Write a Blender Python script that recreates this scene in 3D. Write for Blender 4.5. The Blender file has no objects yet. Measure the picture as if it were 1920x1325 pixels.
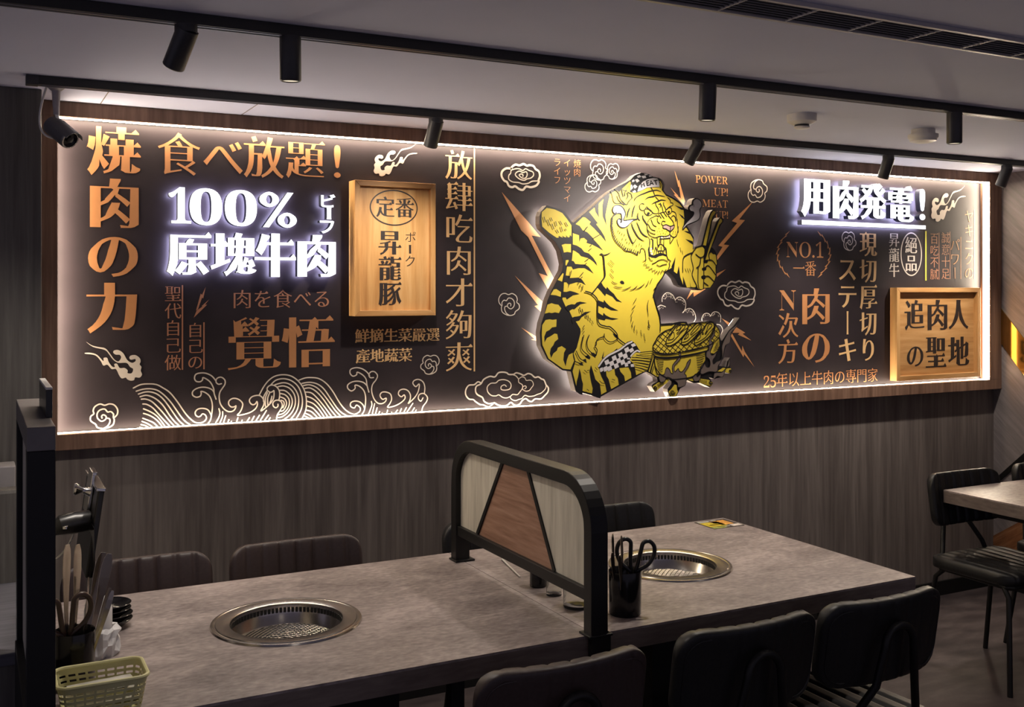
import bpy, math, random
import numpy as np
from mathutils import Vector, Matrix, Euler
from mathutils.geometry import delaunay_2d_cdt
random.seed(7)
PI = math.pi
SC = bpy.context.scene
COL = SC.collection

# ------------------------------------------------------------------ camera
CAM_Z = 1.60
FOC = 1940.0            # focal length in pixels of the 1920 x 1325 frame
HOR = 543.0             # horizon row
TH = math.radians(62.57)
CT, ST = math.cos(TH), math.sin(TH)
cam = bpy.data.cameras.new('camera')
cam.sensor_width = 36.0
cam.lens = 36.0 * FOC / 1920
cam.shift_y = -(662.5 - HOR) / 1920
cam.clip_start = 0.05
camo = bpy.data.objects.new('camera', cam)
COL.objects.link(camo)
camo.location = (0, 0, CAM_Z)
camo.rotation_euler = (PI / 2, 0, TH - PI / 2)
SC.camera = camo

# ------------------------------------------------------------------ world, exposure
w = bpy.data.worlds.new('world')
SC.world = w
w.use_nodes = True
w.node_tree.nodes['Background'].inputs[0].default_value = (0.76, 0.70, 0.92, 1)
w.node_tree.nodes['Background'].inputs[1].default_value = 0.19
SC.view_settings.view_transform = 'Standard'
SC.view_settings.look = 'None'
SC.view_settings.exposure = 0.2
SC.view_settings.gamma = 1.0
SC.view_settings.use_curve_mapping = False
SC.cycles.use_denoising = True
SC.cycles.max_bounces = 8
SC.cycles.sample_clamp_indirect = 4.0

LED_E = 60.0            # strip of light round the mural
LED_C = (1.0, 0.83, 0.62)
HALO_E = 30.0           # light behind the raised white letters
HALO_C = (0.60, 0.62, 1.0)
FACE_E = 2.6            # white faces of the raised letters
TIGER_E = 19.0           # light behind the tiger board
SPOT_W = 22.0
SPOT_C = (1.0, 0.90, 0.79)

# ------------------------------------------------------------------ measures of the room
YW = 3.785              # wall below the mural
YF = 3.735              # front of the mural's wooden frame
YP = 3.795              # printed mural board
CEIL = 2.226
XR = 4.913              # right wall
XPIL, YPIL = 0.185, 3.547
TZ = 0.75               # table tops

def U(px, py, y):
    """point of the plane y = const that the photograph shows at a pixel: (x, z)"""
    k = (px - 960.0) / FOC
    t = y / (ST - CT * k)
    return (t * (CT + ST * k), CAM_Z + (HOR - py) / FOC * t)

# ------------------------------------------------------------------ materials
def new_mat(name):
    m = bpy.data.materials.new(name)
    m.use_nodes = True
    nt = m.node_tree
    return m, nt, nt.nodes['Principled BSDF']

def plain(name, col, rough=0.5, metal=0.0, spec=0.5, var=0.06, scale=40.0, bump=0.0, coat=0.0):
    m, nt, b = new_mat(name)
    tc = nt.nodes.new('ShaderNodeTexCoord')
    n = nt.nodes.new('ShaderNodeTexNoise'); n.inputs['Scale'].default_value = scale
    n.inputs['Detail'].default_value = 4
    nt.links.new(tc.outputs['Object'], n.inputs['Vector'])
    r = nt.nodes.new('ShaderNodeValToRGB')
    r.color_ramp.elements[0].position = 0.3; r.color_ramp.elements[1].position = 0.7
    r.color_ramp.elements[0].color = tuple(c * (1 - var) for c in col) + (1,)
    r.color_ramp.elements[1].color = tuple(min(1, c * (1 + var)) for c in col) + (1,)
    nt.links.new(n.outputs['Fac'], r.inputs['Fac'])
    nt.links.new(r.outputs['Color'], b.inputs['Base Color'])
    b.inputs['Roughness'].default_value = rough
    b.inputs['Metallic'].default_value = metal
    b.inputs['Specular IOR Level'].default_value = spec
    b.inputs['Coat Weight'].default_value = coat
    if bump:
        bp = nt.nodes.new('ShaderNodeBump'); bp.inputs['Strength'].default_value = bump
        bp.inputs['Distance'].default_value = 0.002
        nt.links.new(n.outputs['Fac'], bp.inputs['Height'])
        nt.links.new(bp.outputs['Normal'], b.inputs['Normal'])
    return m

def wood(name, cols, scale, rough=0.5, rot=(0, 0, 0), spec=0.35, fine=3.0, bump=0.08):
    """grain: noise stretched along one axis; cols = dark, mid, light"""
    m, nt, b = new_mat(name)
    tc = nt.nodes.new('ShaderNodeTexCoord')
    mp = nt.nodes.new('ShaderNodeMapping'); mp.inputs['Scale'].default_value = scale
    mp0 = nt.nodes.new('ShaderNodeMapping'); mp0.inputs['Rotation'].default_value = rot
    nt.links.new(tc.outputs['Object'], mp0.inputs['Vector'])
    nt.links.new(mp0.outputs['Vector'], mp.inputs['Vector'])
    n1 = nt.nodes.new('ShaderNodeTexNoise'); n1.inputs['Scale'].default_value = 1.0
    n1.inputs['Detail'].default_value = 6; n1.inputs['Roughness'].default_value = 0.65
    n1.inputs['Distortion'].default_value = 0.4
    nt.links.new(mp.outputs['Vector'], n1.inputs['Vector'])
    n2 = nt.nodes.new('ShaderNodeTexNoise'); n2.inputs['Scale'].default_value = fine
    n2.inputs['Detail'].default_value = 3
    nt.links.new(mp.outputs['Vector'], n2.inputs['Vector'])
    mx = nt.nodes.new('ShaderNodeMath'); mx.operation = 'MULTIPLY_ADD'
    mx.inputs[1].default_value = 0.35
    nt.links.new(n2.outputs['Fac'], mx.inputs[0])
    sc = nt.nodes.new('ShaderNodeMath'); sc.operation = 'MULTIPLY'; sc.inputs[1].default_value = 0.65
    nt.links.new(n1.outputs['Fac'], sc.inputs[0])
    nt.links.new(sc.outputs[0], mx.inputs[2])
    r = nt.nodes.new('ShaderNodeValToRGB')
    e = r.color_ramp.elements
    e[0].position = 0.36; e[0].color = cols[0] + (1,)
    e[1].position = 0.64; e[1].color = cols[2] + (1,)
    k = e.new(0.5); k.color = cols[1] + (1,)
    nt.links.new(mx.outputs[0], r.inputs['Fac'])
    nt.links.new(r.outputs['Color'], b.inputs['Base Color'])
    b.inputs['Roughness'].default_value = rough
    b.inputs['Specular IOR Level'].default_value = spec
    bp = nt.nodes.new('ShaderNodeBump'); bp.inputs['Strength'].default_value = bump
    bp.inputs['Distance'].default_value = 0.002
    nt.links.new(mx.outputs[0], bp.inputs['Height'])
    nt.links.new(bp.outputs['Normal'], b.inputs['Normal'])
    return m

def emit(name, col, strength):
    m = bpy.data.materials.new(name); m.use_nodes = True
    nt = m.node_tree; nt.nodes.clear()
    e = nt.nodes.new('ShaderNodeEmission'); o = nt.nodes.new('ShaderNodeOutputMaterial')
    e.inputs[0].default_value = tuple(col) + (1,); e.inputs[1].default_value = strength
    nt.links.new(e.outputs[0], o.inputs[0])
    return m

def glass(name, col=(1, 1, 1), rough=0.05, mix=0.75):
    m = bpy.data.materials.new(name); m.use_nodes = True
    nt = m.node_tree; b = nt.nodes['Principled BSDF']
    b.inputs['Base Color'].default_value = tuple(col) + (1,)
    b.inputs['Roughness'].default_value = rough
    b.inputs['Transmission Weight'].default_value = mix
    b.inputs['IOR'].default_value = 1.3
    return m

M = {}
M['board'] = plain('mural_board_print', (0.0190, 0.0135, 0.0160), 0.5, spec=0.22, var=0.22, scale=5)
M['frame_wood'] = wood('mural_frame_walnut', ((0.12, 0.065, 0.042), (0.19, 0.108, 0.072), (0.27, 0.16, 0.11)), (26, 26, 1.6), 0.5)
M['wall_wood'] = wood('grey_brown_wall_laminate', ((0.095, 0.077, 0.070), (0.145, 0.120, 0.109), (0.205, 0.173, 0.155)), (15, 15, 0.75), 0.48, fine=4.5)
M['pillar_wood'] = wood('grey_pillar_laminate', ((0.075, 0.068, 0.062), (0.11, 0.10, 0.09), (0.15, 0.14, 0.125)), (26, 26, 1.2), 0.5)
M['diag_wood'] = wood('diagonal_grain_wall_laminate', ((0.17, 0.145, 0.14), (0.22, 0.19, 0.185), (0.28, 0.245, 0.235)), (2, 2.2, 26), 0.5, rot=(math.radians(-42), 0, 0))
M['orange_wood'] = wood('orange_brown_wood', ((0.16, 0.06, 0.025), (0.24, 0.10, 0.04), (0.32, 0.15, 0.07)), (3, 3, 30), 0.5, rot=(math.radians(35), 0, 0))
M['ceiling'] = plain('grey_ceiling_paint', (0.60, 0.615, 0.78), 0.8, spec=0.2, var=0.025, scale=3)
M['floor'] = wood('dark_floor_tile', ((0.024, 0.018, 0.019), (0.052, 0.040, 0.040), (0.098, 0.077, 0.075)), (2.2, 5, 5), 0.45, bump=0.05)
M['table'] = wood('brown_grey_stone_laminate', ((0.125, 0.101, 0.100), (0.240, 0.200, 0.192), (0.385, 0.325, 0.310)), (4.2, 7.5, 7.5), 0.40, fine=11, bump=0.03)
M['table_edge'] = wood('dark_table_edge_laminate', ((0.115, 0.088, 0.078), (0.155, 0.122, 0.108), (0.20, 0.16, 0.14)), (5, 8, 30), 0.5)
M['black_metal'] = plain('black_powder_coat', (0.008, 0.0075, 0.0075), 0.42, spec=0.3, var=0.1)
M['track'] = plain('black_track_coat', (0.012, 0.011, 0.012), 0.38, spec=0.5, var=0.1)
M['lamp_body'] = plain('dark_lamp_coat', (0.028, 0.026, 0.030), 0.42, spec=0.5, var=0.1)
M['grey_side'] = plain('grey_sign_return', (0.16, 0.135, 0.12), 0.5, var=0.05)
M['letter_side'] = plain('dark_letter_return', (0.045, 0.05, 0.08), 0.45, var=0.05)
M['black_leather'] = plain('black_leather', (0.013, 0.0125, 0.013), 0.40, spec=0.3, var=0.15, scale=120, bump=0.12)
M['brown_leather'] = plain('dark_brown_leather', (0.040, 0.027, 0.026), 0.42, spec=0.4, var=0.12, scale=120, bump=0.12)
M['steel'] = plain('brushed_steel', (0.52, 0.48, 0.44), 0.24, metal=1.0, var=0.08, scale=30)
M['steel_dark'] = plain('dark_steel', (0.16, 0.14, 0.12), 0.3, metal=1.0, var=0.1, scale=30)
M['tool_steel'] = plain('tool_steel', (0.45, 0.40, 0.35), 0.20, metal=1.0, var=0.05)
M['chrome'] = plain('chrome', (0.66, 0.64, 0.62), 0.14, metal=1.0, var=0.03)
M['soot'] = plain('sooty_black', (0.010, 0.009, 0.008), 0.7, var=0.2)
M['ceramic'] = plain('glossy_black_ceramic', (0.009, 0.008, 0.009), 0.16, spec=0.4, var=0.05)
M['black_plastic'] = plain('black_plastic', (0.014, 0.013, 0.013), 0.32, var=0.08)
M['brown_plastic'] = plain('dark_brown_plastic', (0.050, 0.028, 0.020), 0.3, var=0.08)
M['basket'] = plain('pale_yellow_green_plastic', (0.62, 0.59, 0.30), 0.42, var=0.05)
M['wipe'] = plain('clear_white_wrapper', (0.62, 0.60, 0.54), 0.22, var=0.08, spec=0.7)
M['white_plastic'] = plain('white_plastic', (0.66, 0.63, 0.60), 0.4, var=0.03)
M['cam_grey'] = plain('dark_grey_camera_shell', (0.11, 0.105, 0.112), 0.4, metal=0.2, var=0.06)
M['cam_arm'] = plain('light_grey_bracket', (0.34, 0.31, 0.32), 0.4, var=0.05)
M['clear'] = glass('clear_plastic', (0.95, 0.95, 0.97), 0.12, 0.85)
M['bag'] = glass('crumpled_clear_film', (0.86, 0.85, 0.86), 0.25, 0.35)
M['tumbler'] = glass('clear_glass', (0.97, 0.98, 0.96), 0.03, 0.95)
M['pine'] = wood('orange_cedar', ((0.42, 0.20, 0.062), (0.56, 0.30, 0.105), (0.66, 0.39, 0.16)), (22, 22, 1.7), 0.45, fine=2)
M['pine_h'] = wood('orange_cedar_crosswise', ((0.36, 0.17, 0.055), (0.49, 0.255, 0.09), (0.60, 0.34, 0.14)), (1.7, 22, 22), 0.45, fine=2)
M['ink'] = plain('black_ink', (0.022, 0.014, 0.012), 0.5, var=0.1)
M['div_wood'] = wood('divider_walnut', ((0.20, 0.10, 0.062), (0.30, 0.165, 0.108), (0.38, 0.225, 0.155)), (8, 3, 40), 0.5)
M['div_pale'] = wood('divider_pale_oak', ((0.40, 0.365, 0.295), (0.52, 0.48, 0.395), (0.60, 0.56, 0.465)), (30, 30, 2.2), 0.5)
M['orange'] = plain('orange_print', (0.35, 0.150, 0.053), 0.55, var=0.03)
M['tan'] = plain('tan_print', (0.54, 0.335, 0.15), 0.55, var=0.03)
M['rust'] = plain('rust_print', (0.34, 0.145, 0.075), 0.55, var=0.03)
M['cream'] = plain('cream_print', (0.48, 0.415, 0.355), 0.55, var=0.02)
M['cloud_dark'] = plain('dark_cloud_print', (0.05, 0.042, 0.036), 0.55, var=0.05)
M['lime'] = plain('lime_print', (0.72, 0.68, 0.05), 0.5, var=0.02)
M['yellow'] = plain('tiger_yellow_print', (0.68, 0.51, 0.050), 0.5, var=0.02)
M['tblack'] = plain('tiger_black_print', (0.008, 0.007, 0.008), 0.5, var=0.02)
M['twhite'] = plain('tiger_white_print', (0.66, 0.62, 0.62), 0.5, var=0.02)
M['tgrey'] = plain('tiger_flame_print', (0.165, 0.125, 0.105), 0.5, var=0.02)
M['tpink'] = plain('tiger_nose_print', (0.40, 0.25, 0.21), 0.5, var=0.02)
M['led'] = emit('warm_led', LED_C, LED_E)
M['led_low'] = emit('warm_led_lower', LED_C, LED_E * .55)
M['led_left'] = emit('warm_led_left', LED_C, LED_E * .88)
M['letter'] = emit('white_letter_face', (0.95, 0.96, 1.0), FACE_E)
M['halo'] = emit('cool_halo_led', HALO_C, HALO_E)
M['tiger_led'] = emit('warm_white_halo_led', (1.0, 0.90, 0.76), TIGER_E)
M['lens'] = emit('lamp_lens', (1.0, 0.84, 0.62), 0.95)

# ------------------------------------------------------------------ mesh helpers
class MB:
    def __init__(s): s.v = []; s.f = []; s.mi = []; s.cur = 0
    def add(s, vs, fs):
        b = len(s.v); s.v += [tuple(v) for v in vs]
        for f in fs: s.f.append(tuple(b + i for i in f)); s.mi.append(s.cur)
        return s
    def box(s, x0, x1, y0, y1, z0, z1):
        return s.add([(x0, y0, z0), (x1, y0, z0), (x1, y1, z0), (x0, y1, z0), (x0, y0, z1), (x1, y0, z1), (x1, y1, z1), (x0, y1, z1)],
                     [(0, 3, 2, 1), (4, 5, 6, 7), (0, 1, 5, 4), (1, 2, 6, 5), (2, 3, 7, 6), (3, 0, 4, 7)])
    def obox(s, c, ax, ay, az):
        c = Vector(c); ax, ay, az = Vector(ax), Vector(ay), Vector(az)
        vs = [c + a * ax + b * ay + d * az for d in (-1, 1) for a, b in ((-1, -1), (1, -1), (1, 1), (-1, 1))]
        return s.add(vs, [(0, 3, 2, 1), (4, 5, 6, 7), (0, 1, 5, 4), (1, 2, 6, 5), (2, 3, 7, 6), (3, 0, 4, 7)])
    def tube(s, path, r, n=12, caps=True, closed=False, flat=1.0):
        P = [Vector(p) for p in path]; m = len(P)
        rr = r if isinstance(r, (list, tuple)) else [r] * m
        up = None; rings = []
        for i in range(m):
            a = P[i - 1] if (i > 0 or closed) else P[i]
            b = P[(i + 1) % m] if (i < m - 1 or closed) else P[i]
            t = (b - a)
            t = t.normalized() if t.length > 1e-9 else Vector((0, 0, 1))
            if up is None:
                q = Vector((0, 0, 1)) if abs(t.z) < 0.9 else Vector((1, 0, 0))
                up = (q - t * q.dot(t)).normalized()
            else:
                up = (up - t * up.dot(t))
                up = up.normalized() if up.length > 1e-6 else t.orthogonal().normalized()
            sd = t.cross(up)
            rings.append([P[i] + (sd * math.cos(2 * PI * j / n) + up * math.sin(2 * PI * j / n) * flat) * rr[i] for j in range(n)])
        vs = [p for R in rings for p in R]; fs = []
        for i in range(m if closed else m - 1):
            k = (i + 1) % m
            for j in range(n):
                fs.append((i * n + j, i * n + (j + 1) % n, k * n + (j + 1) % n, k * n + j))
        if caps and not closed:
            fs.append(tuple(range(n))[::-1]); fs.append(tuple((m - 1) * n + j for j in range(n)))
        return s.add(vs, fs)
    def lathe(s, prof, c=(0, 0, 0), n=32, caps=True):
        vs = []; fs = []; m = len(prof)
        for r, z in prof:
            for j in range(n):
                a = 2 * PI * j / n; vs.append((c[0] + r * math.cos(a), c[1] + r * math.sin(a), c[2] + z))
        for i in range(m - 1):
            for j in range(n):
                fs.append((i * n + j, i * n + (j + 1) % n, (i + 1) * n + (j + 1) % n, (i + 1) * n + j))
        if caps:
            if prof[0][0] > 1e-6: fs.append(tuple(range(n))[::-1])
            if prof[-1][0] > 1e-6: fs.append(tuple((m - 1) * n + j for j in range(n)))
        return s.add(vs, fs)
    def prism(s, poly, fn, d0, d1):
        """poly in 2d (convex or not, ccw); fn(u, v, d) -> 3d"""
        n = len(poly)
        vs = [fn(u, v, d0) for u, v in poly] + [fn(u, v, d1) for u, v in poly]
        return s.add(vs, [tuple(range(n)), tuple(range(n, 2 * n))[::-1]] + [(i, n + i, n + (i + 1) % n, (i + 1) % n) for i in range(n)])
    def build(s, name, mat=None, parent=None, smooth=False, bevel=0.0, seg=2, loc=None, mats=None, angle=40):
        me = bpy.data.meshes.new(name)
        me.from_pydata(s.v, [], s.f)
        for mm in (mats or [mat]): me.materials.append(mm)
        if mats:
            me.polygons.foreach_set('material_index', s.mi)
        import bmesh
        bm = bmesh.new(); bm.from_mesh(me)
        bmesh.ops.remove_doubles(bm, verts=bm.verts, dist=1e-6)
        bmesh.ops.recalc_face_normals(bm, faces=bm.faces)
        bm.to_mesh(me); bm.free()
        if smooth:
            for p in me.polygons: p.use_smooth = True
            try: me.set_sharp_from_angle(angle=math.radians(angle))
            except Exception: pass
        o = bpy.data.objects.new(name, me)
        COL.objects.link(o)
        if loc: o.location = loc
        if parent: o.parent = parent
        if bevel:
            b = o.modifiers.new('bevel', 'BEVEL'); b.width = bevel; b.segments = seg
            b.limit_method = 'ANGLE'; b.angle_limit = math.radians(40)
        return o

def thing(name, label, cat, loc=(0, 0, 0), rz=0.0, group=None):
    o = bpy.data.objects.new(name, None)
    o.empty_display_size = 0.05
    COL.objects.link(o); o.location = loc; o.rotation_euler = (0, 0, rz)
    return tag(o, label, cat, group)
def tag(o, label, cat, group=None):
    o['label'] = label; o['category'] = cat
    if group: o['group'] = group
    return o
def struct(o): o['kind'] = 'structure'; return o
def dup(root, loc, rz, label, group=None):
    r = root.copy(); COL.objects.link(r); r.location = loc; r.rotation_euler = (0, 0, rz)
    r['label'] = label
    if group: r['group'] = group
    for ch in list(root.children):
        c = ch.copy(); COL.objects.link(c); c.parent = r
        for g in list(ch.children):
            d = g.copy(); COL.objects.link(d); d.parent = c
    return r
# ------------------------------------------------------------------ room shell
struct(MB().box(-2.2, XR + 0.1, -1.2, YW + 0.2, -0.1, 0).build('floor', M['floor']))
struct(MB().box(-2.2, XR + 0.1, -1.2, YW + 0.2, CEIL, CEIL + 0.1).build('ceiling', M['ceiling']))
ZB, ZT = 1.063, 2.105       # opening of the frame: bottom and top
XL0, XR0 = U(108, 500, YF)[0], U(1856.5, 500, YF)[0]
zt = U(110, 217, YF)[1]; zb = U(110, 815, YF)[1]
fx0, fx1 = XPIL - 0.04, XR
fz0 = U(110, 845, YF)[1]
wb = MB(); wb.box(XPIL - 0.1, XR, YW, YW + 0.15, 0, fz0 + 0.02); wb.box(XPIL - 0.1, XR, YP + 0.03, YW + 0.15, fz0, CEIL)
struct(wb.build('wall_back', M['wall_wood']))
struct(MB().box(-2.2, XPIL, YPIL, YW + 0.15, 0, CEIL).build('wall_left', M['pillar_wood'], bevel=0.003))
# right wall with its slanted mirror band, dark slanted groove and orange wedge
def rw(px, py): # point on right wall seen at a pixel -> (y, z)
    k = (px - 960.0) / FOC
    t = XR / (CT + ST * k)
    return (t * (ST - CT * k), CAM_Z + (HOR - py) / FOC * t)
struct(MB().box(XR, XR + 0.1, -1.2, YW + 0.15, 0, CEIL).build('wall_right', M['diag_wood']))
bb = MB(); bb.box(XPIL, XR, YW - 0.012, YW, 0, 0.075)
struct(bb.build('baseboard_back', M['black_metal'], bevel=0.002))
struct(MB().box(XR - 0.012, XR, -1.2, YW - 0.012, 0, 0.075).build('baseboard_right', M['black_metal'], bevel=0.002))
struct(MB().box(-2.2, XPIL, YPIL - 0.012, YPIL, 0, 0.075).build('baseboard_left', M['black_metal'], bevel=0.002))
# fine joints of the ceiling boards near the wall
for i, (a, b) in enumerate((((190, 192), (200, 170)), ((456, 213), (481, 190)))):
    def cp(px, py):
        t = (CEIL - CAM_Z) * FOC / (HOR - py); k = (px - 960) / FOC
        return (t * (CT + ST * k), t * (ST - CT * k))
    x0, y0 = cp(*a)
    struct(MB().box(x0 - 0.0015, x0 + 0.0015, YF - 0.26, YF + 0.02, CEIL - 0.0008, CEIL + 0.001).build('trim_%d' % (i + 1), M['grey_side']))

# slanted decor on the right wall
rp = tag(MB().prism([rw(1872.5, 571), rw(1874, 638), (rw(1920, 694)[0] - 0.25, rw(1920, 694)[1] - 0.32), (rw(1920, 627)[0] - 0.25, rw(1920, 627)[1] - 0.30)],
        lambda u, v, d: (XR - d, u, v), 0.0, 0.006).build('mirror', plain('gold_mirror', (0.62, 0.43, 0.16), 0.10, metal=1.0, var=0.05)),
        'gold tinted slanting mirror strip on the right wall beside the mural frame', 'mirror')
y0, z0 = rw(1862, 905)
gz = tag(MB().prism([(y0, z0 - 0.02), (y0, z0 + 0.01), (y0 - 0.9, z0 + 0.86), (y0 - 0.9, z0 + 0.78)], lambda u, v, d: (XR - d, u, v), 0.0, 0.006)
    .build('wall_strip', M['black_metal']), 'black slanting strip on the right wall behind the far chairs', 'wall strip')
y1, z1 = rw(1862, 1014)
ow = tag(MB().prism([(y1 - 0.005, z1 - 0.02), (y1 - 0.005, z1 + 0.03), (y1 - 0.55, z1 + 0.40), (y1 - 0.55, z1 - 0.02)], lambda u, v, d: (XR - d, u, v), 0.0, 0.006)
    .build('wall_panel', M['orange_wood']), 'orange brown wooden wedge on the right wall under the far table', 'wall panel')

# ------------------------------------------------------------------ mural frame
fr = thing('mural_border', 'brown wooden border with glowing inner edge around the long black mural', 'border', ((fx0 + fx1) / 2, YF, fz0))
def inv(o, root): o.matrix_parent_inverse = Matrix.Translation(-root.location); return o
def fbox(name, x0, x1, z0, z1, mat):
    o = MB().box(x0, x1, YF, YP + 0.03, z0, z1).build(name, mat, fr, bevel=0.0015); return inv(o, fr)
fbox('top_rail', fx0, fx1, zt, CEIL, M['frame_wood'])
fbox('bottom_rail', fx0, fx1, fz0, zb, M['frame_wood'])
fbox('side_rail', fx0, XL0, zb, zt, M['frame_wood'])
fbox('side_rail', XR0, fx1, zb, zt, M['frame_wood'])
e = 0.0006
for nm, bx, lm in (('led_strip', (XL0 + .002, XR0 - .002, YF + .020, YF + .052, zt - e, zt), 'led'),
               ('led_strip', (XL0 + .002, XR0 - .002, YF + .030, YF + .052, zb, zb + e), 'led_low'),
               ('led_strip', (XL0, XL0 + e * .5, YF + .008, YF + .052, zb + e, zt - e), 'led_left'),
               ('led_strip', (XR0 - e, XR0, YF + .004, YF + .044, zb + e, zt - e), 'led')):
    inv(MB().box(*bx).build(nm, M[lm], fr), fr)

# ------------------------------------------------------------------ tables
def fill2d(contours, rule='nonzero'):
    """triangles of closed contours (overlaps allowed)"""
    vs = []; es = []
    for c in contours:
        b = len(vs); n = len(c)
        vs += [Vector((p[0], p[1])) for p in c]
        es += [(b + i, b + (i + 1) % n) for i in range(n)]
    if len(vs) < 3: return [], []
    V, E_, F, *_ = delaunay_2d_cdt(vs, es, [], 0, 1e-5)
    segs = np.array([(c[i - 1][0], c[i - 1][1], c[i][0], c[i][1]) for c in contours for i in range(len(c))])
    out = []
    if len(F) == 0: return [], []
    C = np.array([[sum(V[i].x for i in f) / len(f), sum(V[i].y for i in f) / len(f)] for f in F])
    x0, y0, x1, y1 = segs.T
    px = C[:, 0:1]; py = C[:, 1:2]
    side = (x1 - x0) * (py - y0) - (px - x0) * (y1 - y0)
    up = (y0 <= py) & (y1 > py) & (side > 0)
    dn = (y0 > py) & (y1 <= py) & (side < 0)
    wn = up.sum(1) - dn.sum(1)
    keep = (wn != 0) if rule == 'nonzero' else (wn % 2 != 0)
    return [(v.x, v.y) for v in V], [tuple(f) for f, k in zip(F, keep) if k]

def slab(mb, contours, fn, d0, d1, rule='nonzero', back=True):
    """solid of constant thickness between d0 (front) and d1 (back)"""
    V, F = fill2d(contours, rule)
    n = len(V)
    cnt = {}
    for f in F:
        for i in range(len(f)):
            e = (f[i], f[(i + 1) % len(f)]); cnt[e] = 1
    b = [e for e in cnt if (e[1], e[0]) not in cnt]
    mb.add([fn(u, v, d0) for u, v in V] + [fn(u, v, d1) for u, v in V],
           F + ([tuple(n + i for i in f[::-1]) for f in F] if back else []) + [(a, n + a, n + c, c) for a, c in b])
    return mb

def circle(cx, cy, r, n=48, rev=False):
    p = [(cx + r * math.cos(2 * PI * i / n), cy + r * math.sin(2 * PI * i / n)) for i in range(n)]
    return p[::-1] if rev else p

GR = 0.191
def make_table(x0, x1, y0, y1, gx, gy, label, hole=True):
    cx, cy = (x0 + x1) / 2, (y0 + y1) / 2
    t = thing('dining_table', label, 'table', (cx, cy, 0))
    con = [[(x0 - cx, y0 - cy), (x1 - cx, y0 - cy), (x1 - cx, y1 - cy), (x0 - cx, y1 - cy)]]
    if hole: con.append(circle(gx - cx, gy - cy, GR - 0.012, 48, True))
    top = slab(MB(), con, lambda u, v, d: (u, v, d), TZ, TZ - 0.006)
    top.build('tabletop', M['table'], t)
    ed = slab(MB(), con, lambda u, v, d: (u, v, d), TZ - 0.006, TZ - 0.053)
    ed.build('table_edge', M['table_edge'], t)
    ap = MB()
    hx, hy = (x1 - x0) / 2 - 0.16, (y1 - y0) / 2 - 0.14
    if hole:
        hw = GR + 0.03
        ap.box(gx - cx - hw, gx - cx + hw, gy - cy - hw, gy - cy - hw + .02, 0.36, TZ - 0.053)
        ap.box(gx - cx - hw, gx - cx + hw, gy - cy + hw - .02, gy - cy + hw, 0.36, TZ - 0.053)
        ap.box(gx - cx - hw, gx - cx - hw + .02, gy - cy - hw + .02, gy - cy + hw - .02, 0.36, TZ - 0.053)
        ap.box(gx - cx + hw - .02, gx - cx + hw, gy - cy - hw + .02, gy - cy + hw - .02, 0.36, TZ - 0.053)
        ap.box(gx - cx - hw, gx - cx + hw, gy - cy - hw, gy - cy + hw, 0.34, 0.36)
        ap.box(gx - cx - .1, gx - cx + .1, gy - cy - .1, gy - cy + .1, 0, 0.34)
    else:
        ap.box(-.42, .42, -.3, .3, TZ - .10, TZ - .053)
        ap.box(-.03, .03, -.03, .03, .02, TZ - .13); ap.box(-.28, .28, -.22, .22, 0, .02)
    ap.build('grill_housing' if hole else 'pedestal', M['black_metal'], t)
    if not hole: return t
    for sx in (-1, 1):
        for sy in (-1, 1):
            lx, ly = sx * ((x1 - x0) / 2 - 0.07), sy * .15
            if x0 < 1 and sx > 0: lx, ly = 1.065 - cx, sy * .257
            MB().box(lx - .018, lx + .018, ly - .018, ly + .018, 0, TZ - .053).build('leg', M['black_metal'], t, bevel=.002)
    return t
XJ = 1.357
T_Y0, T_Y1 = 2.172, 3.062
G1 = (0.7095, 2.619); G2 = (1.905, 2.612)
make_table(0.137, XJ, T_Y0, T_Y1, G1[0], G1[1], 'brown grey stone topped grill table at the left, in front of the black partition')
make_table(XJ + 0.002, 2.476, T_Y0, T_Y1, G2[0], G2[1], 'brown grey stone topped grill table in the middle, right of the arched divider')
make_table(3.653, 4.75, 2.18, 3.058, 4.2, 2.62, 'pale stone topped table at the far right by the wall', hole=False)

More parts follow.
